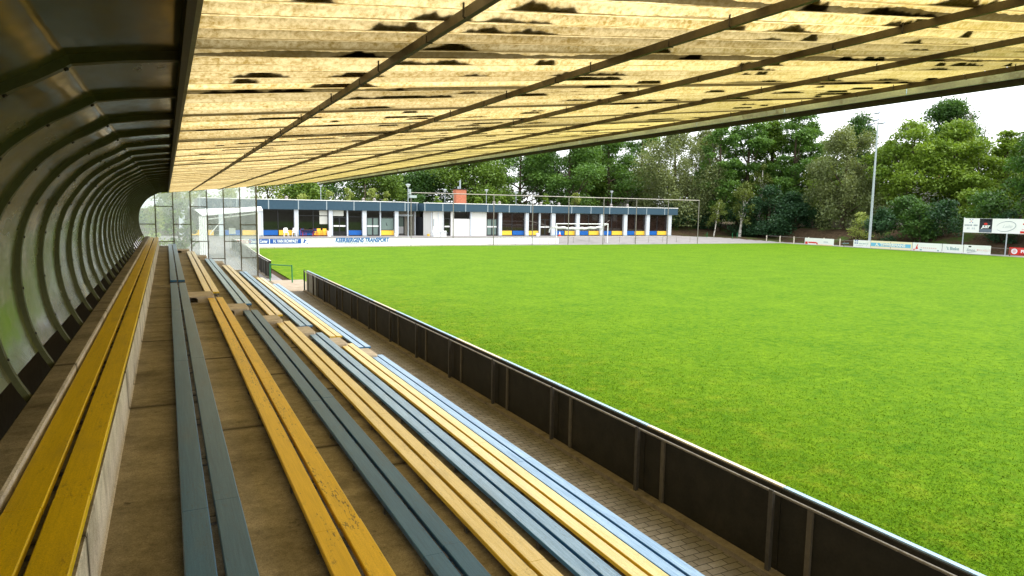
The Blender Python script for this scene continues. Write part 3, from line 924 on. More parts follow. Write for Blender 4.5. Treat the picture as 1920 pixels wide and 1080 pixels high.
# roofs and fascias
part(slab(2.9, 25.3, 78.75, 89.4, 3.68, 4.62), 'roof', M['roof_felt'])
part(slab(27.6, 66.3, 78.75, 89.4, 3.68, 4.60), 'roof', M['roof_felt'])
part(slab(25.3, 27.6, 80.6, 89.3, 3.68, 4.56), 'roof', M['roof_felt'])
def fascia(x0, x1, y, z0, z1, joints, right_return=None):
    o = part(slab(x0, x1, y - .09, y, z0, z1), 'fascia', M['slate'])
    slab(x0 - .03, x1 + .03, y - .13, y + .05, z1 + .001, z1 + .085).build('coping', M['white'], o)
    for x in joints:
        slab(x - .05, x + .05, y - .10, y - .091, z0, z1).build('joint', M['joint'], o)
    return o
fascia(2.9, 25.3, 78.75, 3.64, 4.66, [3.1, 6.7, 9.9, 13.03, 16.1, 19.18, 22.25, 25.24])
fascia(25.3, 27.5, 80.6, 3.66, 4.64, [27.35])
fascia(27.6, 66.3, 78.75, 3.70, 4.62, [27.7, 30.0, 33.0, 36.0, 39.0, 42.1, 45.2, 48.3, 51.35, 54.4, 57.5, 60.7, 63.9])
m = MB(); m.ext([(27.5, 80.5), (27.6, 78.75), (27.6, 80.6)], 3.70, 4.62, 'z'); part(m, 'fascia_corner', M['slate'])
# facade helpers
def column(x0, x1, z1=3.66):
    m = MB(); m.box(x0, x1, YB - .25, YB + .12, Z0 + .12, z1); m.box(x0 - .03, x1 + .03, YB - .28, YB - .0, Z0, Z0 + .12, 1)
    part(m, 'column', [M['white_col'], M['joint']])
def window(x0, x1, splits, pane, z0=1.36, z1=3.64, transom=None, blind=None):
    m = MB(); y0, y1 = YB + .12, YB + .2
    m.box(x0, x1, y0, y1, z1 - .07, z1); m.box(x0, x1, y0, y1, z0, z0 + .06)
    m.box(x0, x0 + .06, y0, y1, z0 + .06, z1 - .07); m.box(x1 - .06, x1, y0, y1, z0 + .06, z1 - .07)
    for s in splits: m.box(s - .04, s + .04, y0, y1, z0 + .06, z1 - .07)
    f = part(m, 'window', M['frame_dark'])
    ed = [x0 + .06] + [q for s in splits for q in (s - .04, s + .04)] + [x1 - .06]
    for a, b in zip(ed[::2], ed[1::2]):
        slab(a, b, y0 + .03, y0 + .05, z0 + .06, z1 - .07).build('pane', pane, f)
    if transom:
        slab(x0 + .06, x1 - .06, y0 + .002, y0 + .029, transom - .03, transom + .03).build('transom', M['frame_dark'], f)
    if blind:
        for q in blind: slab(*q[:2], y0 + .018, y0 + .026, *q[2:]).build('blind', M['blind'], f)
    return f
def panel(x0, x1, c):
    m = slab(x0 + .02, x1 - .02, YB + .04, YB + .2, Z0 + .10, 1.34)
    part(m, 'panel', M['panel_' + c])
def door(x0, x1, leaves=2, frame='frame_dark', pane='pane', z1=2.85, y=YB + .1, bar=True, top=True, lower=None):
    m = MB()
    m.box(x0, x0 + .07, y, y + .1, Z0, z1); m.box(x1 - .07, x1, y, y + .1, Z0, z1); m.box(x0 + .07, x1 - .07, y, y + .1, z1 - .08, z1)
    f = part(m, 'door', M[frame])
    w_ = (x1 - x0 - .14) / leaves
    for i in range(leaves):
        a = x0 + .07 + i * w_; b = a + w_
        q = MB(); q.box(a + .005, a + .075, y + .01, y + .08, Z0 + .03, z1 - .085); q.box(b - .075, b - .005, y + .01, y + .08, Z0 + .03, z1 - .085)
        q.box(a + .075, b - .075, y + .01, y + .08, Z0 + .03, Z0 + .14)
        q.build('leaf_frame', M[frame], f)
        slab(a + .075, b - .075, y + .04, y + .06, Z0 + .14, z1 - .085).build('pane', M[pane], f)
        if lower: slab(a + .075, b - .075, y + .025, y + .039, Z0 + .14, 1.72).build('kick_panel', M[lower], f)
        if bar: slab(a + .03, b - .03, y - .012, y + .009, 1.76, 1.93).build('push_bar', M['white'], f)
    if top:
        o = part(slab(x0, x1, y + .02, y + .07, z1 + .002, 3.66), 'transom_light', M[pane])
    return f
# left wing seen through the dirty glass
column(1.1, 1.66); column(4.9, 5.4); column(8.7, 9.15)
window(1.7, 4.88, [3.3], M['pane']); panel(1.7, 4.4, 'yellow')
window(5.45, 8.68, [7.1], M['pane']); panel(5.5, 7.0, 'blue'); panel(7.2, 8.66, 'yellow')
# left wing
column(9.17, 9.32); column(12.6, 13.05); column(16.38, 16.8); column(20.2, 20.68); column(24.06, 24.5)
window(9.33, 12.58, [10.92], M['pane']); panel(9.35, 10.9, 'blue'); panel(10.96, 12.56, 'yellow')
window(13.07, 16.36, [14.7], M['pane'], transom=2.98, blind=[(15.4, 16.28, 2.05, 2.93), (15.4, 16.28, 3.02, 3.56)]); panel(13.1, 14.66, 'blue'); panel(14.74, 16.35, 'yellow')
door(16.83, 18.42, 2, 'frame_dark', 'pane'); part(slab(16.9, 18.1, YB + .085, YB + .115, 2.98, 3.62), 'blind', M['blind'])
part(slab(18.43, 18.58, YB - .1, YB + .2, Z0, 3.66), 'mullion', M['white_col'])
window(18.6, 20.18, [], M['pane'], transom=2.9); panel(18.62, 20.16, 'blue')
door(20.7, 22.28, 2, 'frame_dark', 'pane_frost', top=False); part(slab(20.7, 22.28, YB + .12, YB + .17, 2.852, 3.66), 'transom_light', M['pane'])
part(slab(22.3, 22.42, YB - .1, YB + .2, Z0, 3.66), 'mullion', M['white_col'])
window(22.44, 24.04, [], M['pane'], z0=2.86); window(22.44, 24.04, [], M['pane_frost'], z0=1.36, z1=2.84); panel(22.46, 24.02, 'yellow')
m = MB(); m.tube([(23.24, YB + .14, 1.92), (23.1, YB + .14, 2.12), (23.24, YB + .14, 2.3), (23.38, YB + .14, 2.12), (23.24, YB + .14, 1.92)], .04, 5); part(m, 'crest', M['frame_dark'])
# entrance recess
part(slab(24.5, 28.6, 83.0, 83.2, Z0, 3.66), 'wall', M['beige_wall'])
door(24.75, 26.5, 2, 'frame_dark', 'pane_frost', y=82.8, z1=2.95, bar=False, top=False, lower='white')
part(slab(24.5, 27.2, 81.6, 81.75, 3.02, 3.25), 'beam', M['white_col'])
for x in (27.2, 29.6):
    part(slab(x - .06, x + .06, 80.8, 80.92, Z0, 3.66), 'mullion', M['white_col'])
m = MB(); m.ext([(26.9, 83.0), (27.3, 81.4), (27.45, 81.45), (27.05, 83.0)], Z0, 3.66, 'z'); part(m, 'wall', M['beige_wall'])
m = MB(); m.ext([(27.45, 81.2), (27.9, 80.0), (28.0, 80.05), (27.55, 81.25)], Z0, 2.95, 'z'); part(m, 'door', M['frame_dark'])
m = MB(); m.ext([(27.95, 79.9), (28.75, 79.2), (28.85, 79.3), (28.05, 80.0)], Z0, 3.68, 'z'); part(m, 'wall', M['white_wall'])
part(slab(28.86, 30.3, YB + .02, YB + .2, Z0, 3.68), 'wall', M['white_wall'])
for x in (28.72, 29.6, 30.2):
    part(slab(x - .05, x + .05, YB - .02, YB + .018, Z0, 3.68), 'trim', M['white_col'])
part(slab(28.95, 29.05, YB - .03, YB + .015, 1.9, 2.75), 'handle', M['joint'])
door(30.33, 31.2, 1, 'frame_dark', 'pane', top=True)
part(slab(31.22, 33.8, YB, YB + .2, Z0, 2.8), 'wall', M['white_wall'])
window(31.65, 33.75, [], M['pane'], z0=2.81, z1=3.66)
part(slab(31.22, 31.63, YB + .0, YB + .2, 2.802, 3.68), 'wall', M['white_wall'])
part(slab(33.8, 34.0, YB - .12, YB + .15, Z0, 3.68), 'mullion', M['white_col'])
part(slab(34.02, 36.05, YB + .01, YB + .2, Z0, 3.68), 'wall', M['white_wall'])
door(36.08, 37.62, 2, 'frame_dark', 'pane_frost', top=False, bar=True); part(slab(36.08, 37.62, YB + .12, YB + .17, 2.852, 3.66), 'transom_light', M['pane_brown'])
# right wing bays
for x0, x1 in ((37.68, 38.1), (41.48, 41.95), (45.36, 45.95), (49.2, 49.73), (53.08, 53.66), (57.0, 57.56), (60.88, 61.46), (64.8, 65.38)):
    column(x0, x1)
P_ = M['pane_brown']
window(38.12, 41.46, [39.7], P_); panel(38.14, 39.66, 'yellow'); panel(39.74, 41.44, 'blue')
window(41.97, 43.56, [], P_); panel(42.0, 43.55, 'yellow')
part(slab(43.58, 43.78, YB - .1, YB + .2, Z0, 3.66), 'mullion', M['white_col'])
door(43.8, 45.34, 2, 'frame_dark', 'pane_brown', top=True)
for x0, x1, s in ((45.97, 49.18, 47.55), (49.75, 53.06, 51.35), (53.68, 56.98, 55.15), (57.58, 60.86, 59.1), (61.48, 64.78, 63.05)):
    window(x0, x1, [s], P_); panel(x0 + .02, s - .04, 'blue'); panel(s + .04, x1 - .02, 'yellow')
# chimney, flue and roof vents
ch = part(slab(33.75, 35.15, 83.6, 84.8, 4.602, 6.55), 'chimney', M['brick'])
slab(33.68, 35.22, 83.53, 84.87, 6.551, 6.64).build('cap', M['frame_dark'], ch)
MB().tube([(34.5, 84.2, 6.64), (34.5, 84.2, 7.75)], .1, 10).build('flue', M['pole'], ch, True)
MB().tube([(34.2, 84.1, 6.64), (34.2, 84.1, 6.95)], .12, 10).build('flue', M['pole'], ch, True)
vp = MB(); vp.lathe([(.30, 0), (.30, .12), (.19, .2), (.14, .34), (.20, .36), (.2, .42), (.1, .52), (.02, .56)], (0, 0, 0), 12)
v0 = vp.build('roof_vent', M['vent'], club, True, loc=(12.42, 83, 4.63))
for x, y in ((21.37, 83), (22.75, 83), (38.86, 83), (39.68, 83), (45.97, 83), (48.85, 83), (57.62, 83), (60.5, 83)):
    dup(v0, club, (x, y, 4.61))

# ramp block and handrail in front of the entrance
rp = thing('ramp_wall', 'low white block wall with a pale gabled handrail before the entrance', 'ramp')
MB().box(28.1, 29.9, 77.15, 77.35, .6, 1.38).build('wall', M['white'], rp)
MB().tube([(28.1, 77.1, .75), (28.6, 77.1, 1.0), (29.3, 77.1, 1.32), (30.0, 77.1, 1.1)], .03, 6).build('handrail', M['joint'], rp, True)
for x in (28.15, 29.2):
    MB().tube([(x, 77.1, .62), (x, 77.1, 1.2)], .028, 6).build('post', M['joint'], rp)

# ------------------------------------------------------------------ small furniture on the terrace
def chair(x, y, rzv, label):
    c = thing('plastic_chair', label, 'chair', (x, y, Z0), rzv, 'white plastic garden chairs')
    MB().box(-.24, .24, -.22, .22, .40, .44).build('seat', M['plastic_white'], c)
    m = MB(); m.ext([(-.24, .44), (.24, .44), (.22, .88), (.12, .95), (-.12, .95), (-.22, .88)], .19, .24, 'y'); m.build('backrest', M['plastic_white'], c)
    for sx in (-1, 1):
        for sy in (-1, 1):
            MB().tube([(sx * .24, sy * .24, 0), (sx * .21, sy * .19, .40)], .028, 6).build('leg', M['plastic_white'], c)
        MB().box(sx * .26 - .03, sx * .26 + .03, -.2, .22, .62, .655).build('armrest', M['plastic_white'], c)
chair(11.55, 77.9, .1, 'white plastic chair before the yellow panel, the one nearer the glass screen')
chair(12.45, 77.9, -.3, 'white plastic chair next to the navy table')
tbl = thing('garden_table', 'navy blue table with red legs in front of the clubhouse window', 'table', (13.9, 78.1, Z0))
MB().box(-.75, .75, -.35, .35, .70, .74).build('tabletop', M['frame_brown'], tbl)
for x in (-.6, .6): MB().tube([(x, -.2, 0), (x, 0, .7)], .03, 6).build('leg', M['red'], tbl)
MB().box(-.72, .72, -.03, .03, .32, .66).build('apron', M['navy'], tbl)
def metal_chair(x, y, mm, label, rz_=0):
    c = thing('metal_chair', label, 'chair', (x, y, Z0), rz_, 'red-framed chairs by the window')
    MB().box(-.2, .2, -.2, .2, .43, .46).build('seat', mm, c)
    MB().box(-.2, .2, .18, .21, .58, .86).build('backrest', mm, c)
    for sx in (-1, 1):
        MB().tube([(sx * .2, -.2, 0), (sx * .2, -.2, .44)], .015, 6).build('leg', M['red'], c)
        MB().tube([(sx * .2, .2, 0), (sx * .2, .2, .88)], .015, 6).build('leg', M['red'], c)
metal_chair(13.35, 77.75, M['navy'], 'navy seated red-framed chair at the near end of the navy table', .4)
metal_chair(14.55, 77.75, M['navy'], 'navy seated red-framed chair at the far end of the navy table', -.4)
metal_chair(15.15, 78.2, M['panel_yellow'], 'yellow red-framed chair just beyond the navy table', .1)
metal_chair(15.75, 78.2, M['panel_yellow'], 'yellow red-framed chair beside the white bin', -.1)
def bucket(name, x, y, r, hh, m, label, cat):
    b = MB(); b.lathe([(r * .85, 0), (r, hh * .96), (r * 1.06, hh * .97), (r * 1.06, hh), (r * .9, hh), (r * .8, hh * .1)], (x, y, Z0), 14)
    tag(b.build(name, m, None, True), label, cat)
bucket('bin', 16.15, 77.75, .24, .62, M['sign_white'], 'white bin beside the first glass door', 'bin')
bucket('bucket', 23.85, 77.8, .22, .36, M['plastic_white'], 'white bucket below the last yellow panel before the entrance', 'bucket')
bucket('bucket', 42.7, 77.8, .22, .40, M['plastic_white'], 'white bucket before the single yellow panel left of the goal', 'bucket')
bucket('pail', 28.1, 78.5, .17, .25, M['panel_yellow'], 'small yellow pail by the entrance door', 'pail')
cn = thing('traffic_cone', 'orange and white traffic cone before the blue panel behind the goal', 'cone', (45.9, 77.6, Z0))
MB().box(-.2, .2, -.2, .2, 0, .04).build('base', M['orange'], cn)
c_ = MB(); c_.lathe([(.16, .04), (.115, .25)], (0, 0, 0), 12); c_.build('body', M['orange'], cn, True)
c_ = MB(); c_.lathe([(.115, .25), (.07, .45), (.03, .62)], (0, 0, 0), 12); c_.build('stripe', M['white'], cn, True)

# ------------------------------------------------------------------ canopy shelter beyond the end screen
cp = thing('canopy_shelter', 'white canopy shelter with sloping roof seen through the end screen', 'shelter')
m = MB()
m.v = [(2.3, 55, 3.14), (6.5, 55, 3.60), (6.9, 59.5, 3.86), (1.95, 59.5, 3.56), (2.3, 55, 3.08), (6.5, 55, 3.54), (6.9, 59.5, 3.80), (1.95, 59.5, 3.50)]
m.f = [(0, 1, 2, 3), (7, 6, 5, 4), (0, 4, 5, 1), (1, 5, 6, 2), (2, 6, 7, 3), (3, 7, 4, 0)]; m.m = [0] * 6
m.build('roof', M['white'], cp)
m = MB(); pr = []
for k in range(9): pr += [(2.08 + k * .07, 55.05 + (.05 if k % 2 else 0))]
m.ext(pr + [(p[0], p[1] + .03) for p in pr[::-1]], .0, 3.06, 'z'); m.build('side_wall', M['white'], cp)
MB().tube([(2.72, 55.2, 2.86), (6.2, 55.2, 3.34)], .05, 6).build('beam', M['white'], cp)
MB().tube([(2.8, 55.2, 1.75), (3.75, 55.2, 2.95)], .04, 6).build('brace', M['white'], cp)
for x, y in ((2.5, 59.2), (6.6, 59.2)): MB().tube([(x, y, 0), (x, y, 3.4)], .05, 8).build('post', M['white'], cp)
sg = thing('standing_sign', 'small white board on three thin legs beyond the end screen', 'sign', (4.55, 58, 0))
MB().box(-.24, .24, -.02, .02, 1.68, 2.14).build('board', M['sign_white'], sg)
for x in (-.2, .02, .2): MB().tube([(x, 0, 0), (x, 0, 1.70)], .018, 6).build('leg', M['galv'], sg)
kb = thing('picnic_table', 'low dark table on the path before the yellow panel seen through the screen', 'table', (2.95, 68.5, 0))
MB().box(-.5, .5, -.3, .3, .62, .67).build('tabletop', M['rusty'], kb)
for x in (-.4, .4):
    for y in (-.22, .22): MB().box(x - .03, x + .03, y - .03, y + .03, 0, .62).build('leg', M['rusty'], kb)

# ================================================================== END LINE: boards, ball-stop fence, goal
def dashes(parent, name, m, x0, x1, z, hgt, n, y, seed, flip=None):
    r = random.Random(seed); b = MB(); x = x0
    while x < x1:
        w_ = r.uniform(.6, 1.3) * (x1 - x0) / n * .62
        if r.random() < .86: b.box(x, min(x + w_, x1), y - .004, y, z - hgt / 2, z + hgt / 2)
        x += (x1 - x0) / n
    o = b.build(name, m, parent) if flip is None else b.build(name, m, parent, loc=flip[0], rot=flip[1])
    return o
def endboard(x0, x1, y0, y1, label, zt=.90):
    L = math.hypot(x1 - x0, y1 - y0); a = math.atan2(y1 - y0, x1 - x0)
    r = thing('advertising_board', label, 'advertising board', (x0, y0, 0), a)
    MB().box(.01, L - .01, 0, .04, .10, zt).build('panel', M['sign_white'], r)
    MB().box(.01, L - .01, -.004, .05, zt + .001, zt + .03).build('edge', M['batten'], r)
    MB().box(.01, L - .01, .005, .045, 0.0, .099).build('foot', M['concrete_pale'], r)
    return r, L
R90 = (PI / 2, 0, 0)
b1, L = endboard(5.5, 13.5, 67.2, 67.96, 'long white board with blue lettered blocks at the corner nearest the stand')
text('lettering', 'BOSCH', .46, M['sign_red'], b1, (.75, -.004, .62), R90, 'CENTER', width=.85)
def blk(o, x0, x1, s, sc, wd):
    q = MB().box(x0, x1, -.006, 0, .42, .88).build('print_block', M['sign_blue'], o)
    text('lettering', s, sc, M['white'], q, ((x0 + x1) / 2, -.0075, .645), R90, width=wd, bold=.012)
blk(b1, 1.2, 1.95, 'Diesel', .40, .46); blk(b1, 2.0, 2.98, 'Center', .42, .58); blk(b1, 3.05, 5.95, 'H. VAN ROMPAEY', .42, .68)
m = MB(); m.ext([(6.12, .42), (6.25, .88), (6.5, .66), (6.32, .62), (6.30, .47)], -.005, 0, 'y'); m.build('emblem', M['sign_blue'], b1)
m = MB(); m.ext([(6.40, .36), (6.54, .50), (6.58, .34)], -.005, 0, 'y'); m.build('emblem', M['sign_blue'], b1)
text('small_print', 'TEL. 015 ------  FAX 015 ------', .13, M['faint'], b1, (3.6, -.004, .26), R90, width=1.7)
b2, L = endboard(13.5, 22.7, 67.96, 68.83, 'long white board printed with slanted blue haulage lettering')
text('lettering', 'KEERBERGENS TRANSPORT', .60, M['ink_teal'], b2, (4.0, -.004, .69), R90, shear=.25, width=.75, bold=.028)
text('lettering', 'INTERNATIONAL SERVICE', .29, M['ink_grey'], b2, (4.0, -.004, .37), R90, width=1.12)
text('small_print', 'TEL. 015 --------  FAX 015 --------', .15, M['faint'], b2, (4.0, -.004, .21), R90, width=1.3)
prev = (22.7, 68.83)
for i, (x, lab) in enumerate(((26.3, 'blank white board just past the lettered boards'), (27.7, 'narrow blank white board before the ramp wall'), (30.3, 'blank white board below the single dark door'), (33.2, 'blank white board below the high dark window'),
                              (35.6, 'blank white board below the right end of the white wall'), (38.1, 'blank white board below the frosted double door'))):
    y = 68.83 + (x - 22.7) * .098
    endboard(prev[0] + .04, x, prev[1], y, lab, .84); prev = (x, y)
for i, (x, lab) in enumerate(((39.8, 'stained white board, first of two left of the goal post'), (41.6, 'stained white board touching the left goal post'))):
    y = prev[1] + .1
    r, L = endboard(prev[0] + .04, x, prev[1], y, lab, .80)
    q = MB()
    for k in range(3): q.box(.25 + k * .5, .36 + k * .5, -.002, 0, .12, .5 + .2 * (k % 2))
    q.build('stain', M['beige_wall'], r); prev = (x, y)
# low rail behind the goal
lr = thing('low_rail', 'low thin rail on slim posts between goal and yard', 'rail')
MB().tube([(41.7, 71.4, .86), (62.3, 71.0, .84)], .022, 6).build('rail', M['galv'], lr)
for x in np.linspace(41.9, 62.1, 10): MB().tube([(x, 71.4 - (x - 41.7) * .0195, .05), (x, 71.4 - (x - 41.7) * .0195, .86)], .022, 6).build('post', M['galv'], lr)
# ball-stop fence
bf = thing('ball_stop_fence', 'tall thin tubular ball-stop fence with a top rail behind the goal', 'fence')
px = [22.92, 27.68, 32.52, 37.44, 42.26, 47.2, 52.07, 57.05, 62.1]
for i, x in enumerate(px):
    MB().tube([(x, 69.4 + i * .02, 0), (x, 69.4 + i * .02, 5.6)], .055, 8).build('post', M['galv'], bf, True)
MB().tube([(22.6, 69.4, 5.58), (62.1, 69.56, 5.62)], .05, 8).build('top_rail', M['galv'], bf, True)
m = MB(); m.box(22.75, 23.5, 69.25, 69.6, 5.05, 5.32); m.box(22.7, 22.85, 69.2, 69.6, 5.4, 5.95); m.build('floodlight_box', M['pole'], bf)
# goal
gl = thing('goal', 'white football goal with its net tied up behind the bar', 'goal')
for x in (41.4, 48.72): MB().tube([(x, 70.75, 0), (x, 70.75, 2.44)], .06, 10).build('post', M['plastic_white'], gl, True)
MB().tube([(41.34, 70.75, 2.44), (48.78, 70.75, 2.44)], .06, 10).build('crossbar', M['plastic_white'], gl, True)
xs = np.linspace(41.4, 48.4, 24)
m = MB(); m.tube([(x, 71.9 + .06 * math.sin(x * 3), 2.02 - .16 * math.sin(PI * (x - 41.4) / 7.0) + .04 * math.sin(x * 5)) for x in xs], [.11 + .05 * math.sin(x * 2.3) ** 2 for x in xs], 8)
for k in range(60):
    x = 41.5 + k * .115
    zt = 2.0 - .16 * math.sin(PI * (x - 41.4) / 7.0)
    m.tube([(x, 71.9, zt + .2), (x + .05, 71.95, zt - .28 - .06 * math.sin(k * 1.7))], .010, 4)
for sx in (41.4, 48.72): m.tube([(sx, 70.8, 2.42), (sx - .15, 71.4, 2.2), (sx - .25, 71.95, 1.7), (sx - .3, 72.0, 1.35)], [.02, .05, .09, .05], 6)
m.build('net', M['net'], gl, True)
for sx, ex in ((41.4, 38.6), (48.72, 51.2)): MB().tube([(sx, 70.8, 2.4), (sx, 72.2, 2.05), (ex, 74, 2.9)], .014, 4).build('stay', M['galv'], gl)

# ================================================================== FAR TOUCHLINE
RF = (PI / 2, 0, -PI / 2)                                           # printed side faces the pitch
XF = 77.2
def sideboard(ya, yb, label, m='sign_white', zt=.92, x=XF):
    r = thing('advertising_board', label, 'advertising board', (x, ya, 0))
    L = ya - yb
    MB().box(0, .04, -L + .01, -.01, .06, zt).build('panel', M[m], r)
    for y in (-.15, -L + .15): MB().box(.045, .085, y - .03, y + .03, 0, zt - .05).build('stake', M['batten'], r)
    return r
def sprint(p, m, t0, t1, z0, z1): return MB().box(-.006, 0, -t1, -t0, z0, z1).build('print_block', M[m], p)
def stext(p, s, size, m, t, z, **kw): return text('lettering', s, size, M[m], p, (-.007, -t, z), RF, **kw)
a = sideboard(65.4, 60.85, 'white board with a red printed corner standing alone on the far touchline')
sprint(a, 'sign_red', .1, .5, .10, .42); sprint(a, 'sign_red', .6, 1.9, .24, .42); sprint(a, 'sign_red', 1.9, 2.1, .1, .34); sprint(a, 'panel_yellow', 2.1, 4.4, .065, .12); sprint(a, 'faint', 3.0, 3.7, .4, .55)
a = sideboard(58.0, 55.65, 'white board with four blue squares left of the sky blue board', zt=.95)
for t, z in ((.18, .78), (.46, .78), (.18, .5), (.46, .5)): sprint(a, 'sign_blue', t, t + .2, z, z + .13)
dashes(a, 'small_print', M['faint_teal'], -2.1, -.8, .52, .10, 7, 0, 31).rotation_euler = (0, 0, 0)
a.children[-1].location = (0, 0, 0)
def sdash(p, m, t0, t1, z, h, n, seed):
    r = random.Random(seed); b = MB(); st = (t1 - t0) / n; t = t0
    while t < t1 - .01:
        if r.random() < .88: b.box(-.006, 0, -(t + st * r.uniform(.5, .8)), -t, z - h / 2, z + h / 2)
        t += st
    return b.build('small_print', M[m], p)
bpy.data.objects.remove(a.children[-1])
sdash(a, 'faint_teal', .8, 2.1, .52, .10, 7, 31); sdash(a, 'faint', .4, 2.0, .3, .08, 8, 32)
a = sideboard(55.6, 50.35, 'cream board with a sky blue lettered band beside the floodlight mast', 'sign_cream', zt=.97)
sprint(a, 'sign_sky', .02, 5.1, .30, .72); stext(a, 'A. TIMMERMANS', .46, 'white', 2.55, .51, width=1.12, bold=.02); sprint(a, 'frame_dark', 2.58, 2.62, .08, .9)
a = sideboard(50.3, 46.9, 'white board with a slim red figure right of the sky blue board', zt=.98)
m = MB(); m.ext([(-.35, .2), (-.5, .62), (-.66, .88), (-.6, .5), (-.72, .3)], -.007, 0, 'x'); m.ext([(-.1, .12), (-.22, .3), (-.35, .12)], -.007, 0, 'x'); m.build('emblem', M['sign_red'], a)
sdash(a, 'faint_red', 1.0, 2.9, .42, .12, 8, 41); sprint(a, 'faint_teal', .9, 1.15, .12, .25); sprint(a, 'faint_teal', 2.9, 3.1, .12, .25)
a = sideboard(46.85, 44.6, 'white board lettered in small dark teal script type', zt=.98)
stext(a, "'t Bieke", .48, 'faint_teal', 1.15, .50, width=.95, bold=.01)
a = sideboard(44.55, 41.8, 'white board with a swash underline at the end of the board row', zt=1.0)
sprint(a, 'sign_black', .5, .78, .76, .90); stext(a, 'Simon', .42, 'ink_grey', .72, .45, shear=.4, width=.85)
m = MB(); m.ext([(-.4, .16), (-1.35, .30), (-1.35, .34), (-.42, .22)], -.006, 0, 'x'); m.build('swash', M['ink_grey'], a)
stext(a, 'VAN AELST', .30, 'faint_red', 2.05, .48, width=.85); sprint(a, 'faint_red', 1.38, 1.52, .4, .6)
a = sideboard(41.5, 36.6, 'red board with a round white badge at the right of the far touchline', 'sign_red', zt=.86, x=80.0)
m = MB(); m.lathe([(.30, 0), (.30, .01)], (0, 0, 0), 24); m.build('badge', M['sign_white'], a, loc=(-.006, -.52, .46), rot=(0, PI / 2, 0))
m = MB(); m.lathe([(.17, 0), (.17, .01)], (0, 0, 0), 20); m.build('badge_ring', M['faint_red'], a, loc=(-.010, -.52, .46), rot=(0, PI / 2, 0))
stext(a, 'PROFILE', .40, 'sign_white', 2.05, .46, width=1.25, bold=.02); sdash(a, 'sign_black', 1.0, 3.6, .2, .07, 14, 51)
# raised billboard on two poles
bb = thing('billboard', 'raised row of white and black advertising panels on two steel poles under dark leaves', 'billboard', (79.4, 46.05, 0))
MB().box(0, .06, -8.6, 0, 2.30, 3.86).build('panel', M['sign_white'], bb)
for t in (-.02, 4.45): MB().tube([(.12, -t, 0), (.12, -t, 3.95)], .06, 8).build('pole', M['pole'], bb, True)
def bprint(m, t0, t1, z0, z1): return sprint(bb, m, t0, t1, z0, z1)
bprint('faint_red', .72, .88, 3.45, 3.62)
for t, z in ((.62, 3.66), (.9, 3.66), (.62, 3.36), (.9, 3.36)): bprint('sign_blue', t, t + .09, z, z + .09)
sdash(bb, 'ink_grey', .12, 1.5, 3.10, .17, 10, 61); sdash(bb, 'faint', .2, 1.45, 2.75, .2, 7, 62)
q = bprint('sign_black', 1.68, 2.98, 2.36, 3.84)
sdash(bb, 'sign_white', 1.75, 2.9, 3.62, .2, 6, 63)
m = MB(); m.lathe([(.17, 0), (.17, .012)], (0, 0, 0), 20); o = m.build('badge', M['sign_red'], bb, loc=(-.007, -2.32, 3.27), rot=(0, PI / 2, 0)); o.scale = (.7, 1.1, 1)
stext(bb, 'JUST', .36, 'sign_white', 2.32, 2.95, shear=.3, width=1.0, bold=.03).location.x = -.012
MB().box(-.010, -.0065, -2.94, -1.72, 2.40, 2.72).build('print_block', M['sign_grey'], bb)
m = MB(); el = [(0, -4.35 - .95 * math.cos(a_), 3.05 + .52 * math.sin(a_) + .12 * math.cos(a_)) for a_ in np.linspace(-2.7, 2.9, 40)]
m.tube(el, [.012 + .02 * math.sin(PI * i / 39) for i in range(40)], 5); m.build('swash', M['ink_grey'], bb)
stext(bb, 'Lelie', .5, 'faint', 4.45, 3.05, shear=.5)
bprint('sign_red', 5.75, 6.3, 2.36, 2.6); bprint('sign_red', 5.95, 6.4, 3.25, 3.4); bprint('faint_red', 5.9, 6.5, 2.7, 2.82)
# post-and-rail fence along the far path
ff = thing('post_and_rail_fence', 'low wooden post fence with a thin rail along the far path', 'fence')
for y in list(np.arange(80.4 - 7.6, 60, -2.45)): MB().box(77.95, 78.05, y - .05, y + .05, 0, .98).build('post', M['cream_edge'], ff)
for y in list(np.arange(60, 28, -2.45)): MB().box(78.05, 78.13, y - .04, y + .04, 0, .82).build('post', M['batten'], ff)
MB().tube([(78.0, 72.8, .92), (78.09, 60, .8), (78.09, 28, .76)], .02, 6).build('rail', M['galv'], ff)
m = MB(); m.tube([(69.5, 79.5, .6), (69.6, 79.5, 1.5)], .03, 6)
for i, (x, y) in enumerate(((70.5, 77.0), (73.0, 74.5), (75.2, 75.8))):
    o = MB().tube([(x, y, .3), (x, y, 1.25)], .035, 6).build('stake', M['green_paint'])
    tag(o, ['short green stake by the clubhouse corner', 'short green stake at the front edge of the corner yard', 'short green stake beside the brown bank'][i], 'stake')
# floodlight mast
fm = thing('floodlight_mast', 'tall pale steel floodlight mast rising behind the far boards', 'floodlight', (79.0, 57.1, 0))
MB().tube([(0, 0, 0), (0, 0, 8), (0, 0, 15.6)], [.17, .13, .075], 12).build('pole', M['pole'], fm, True)
MB().tube([(0, -.95, 15.35), (0, .95, 15.35)], .045, 6).build('crossarm', M['pole'], fm)
MB().tube([(0, 0, 15.6), (0, 0, 16.6)], .04, 6).build('spike', M['pole'], fm)
for y, z in ((-.75, 15.3), (.75, 15.3), (0, 16.6), (0.15, 15.75)):
    m = MB(); m.ext([(-.42, -.05), (.12, .14), (.16, .06), (-.34, -.16)], -.32, .32, 'y'); m.build('floodlight', M['ink_grey'], fm, loc=(-.1, y, z))
for k in range(10): MB().box(-.2, -.1, -.012, .012, 2 + k * .9, 2.02 + k * .9).build('climbing_rung', M['pole'], fm)

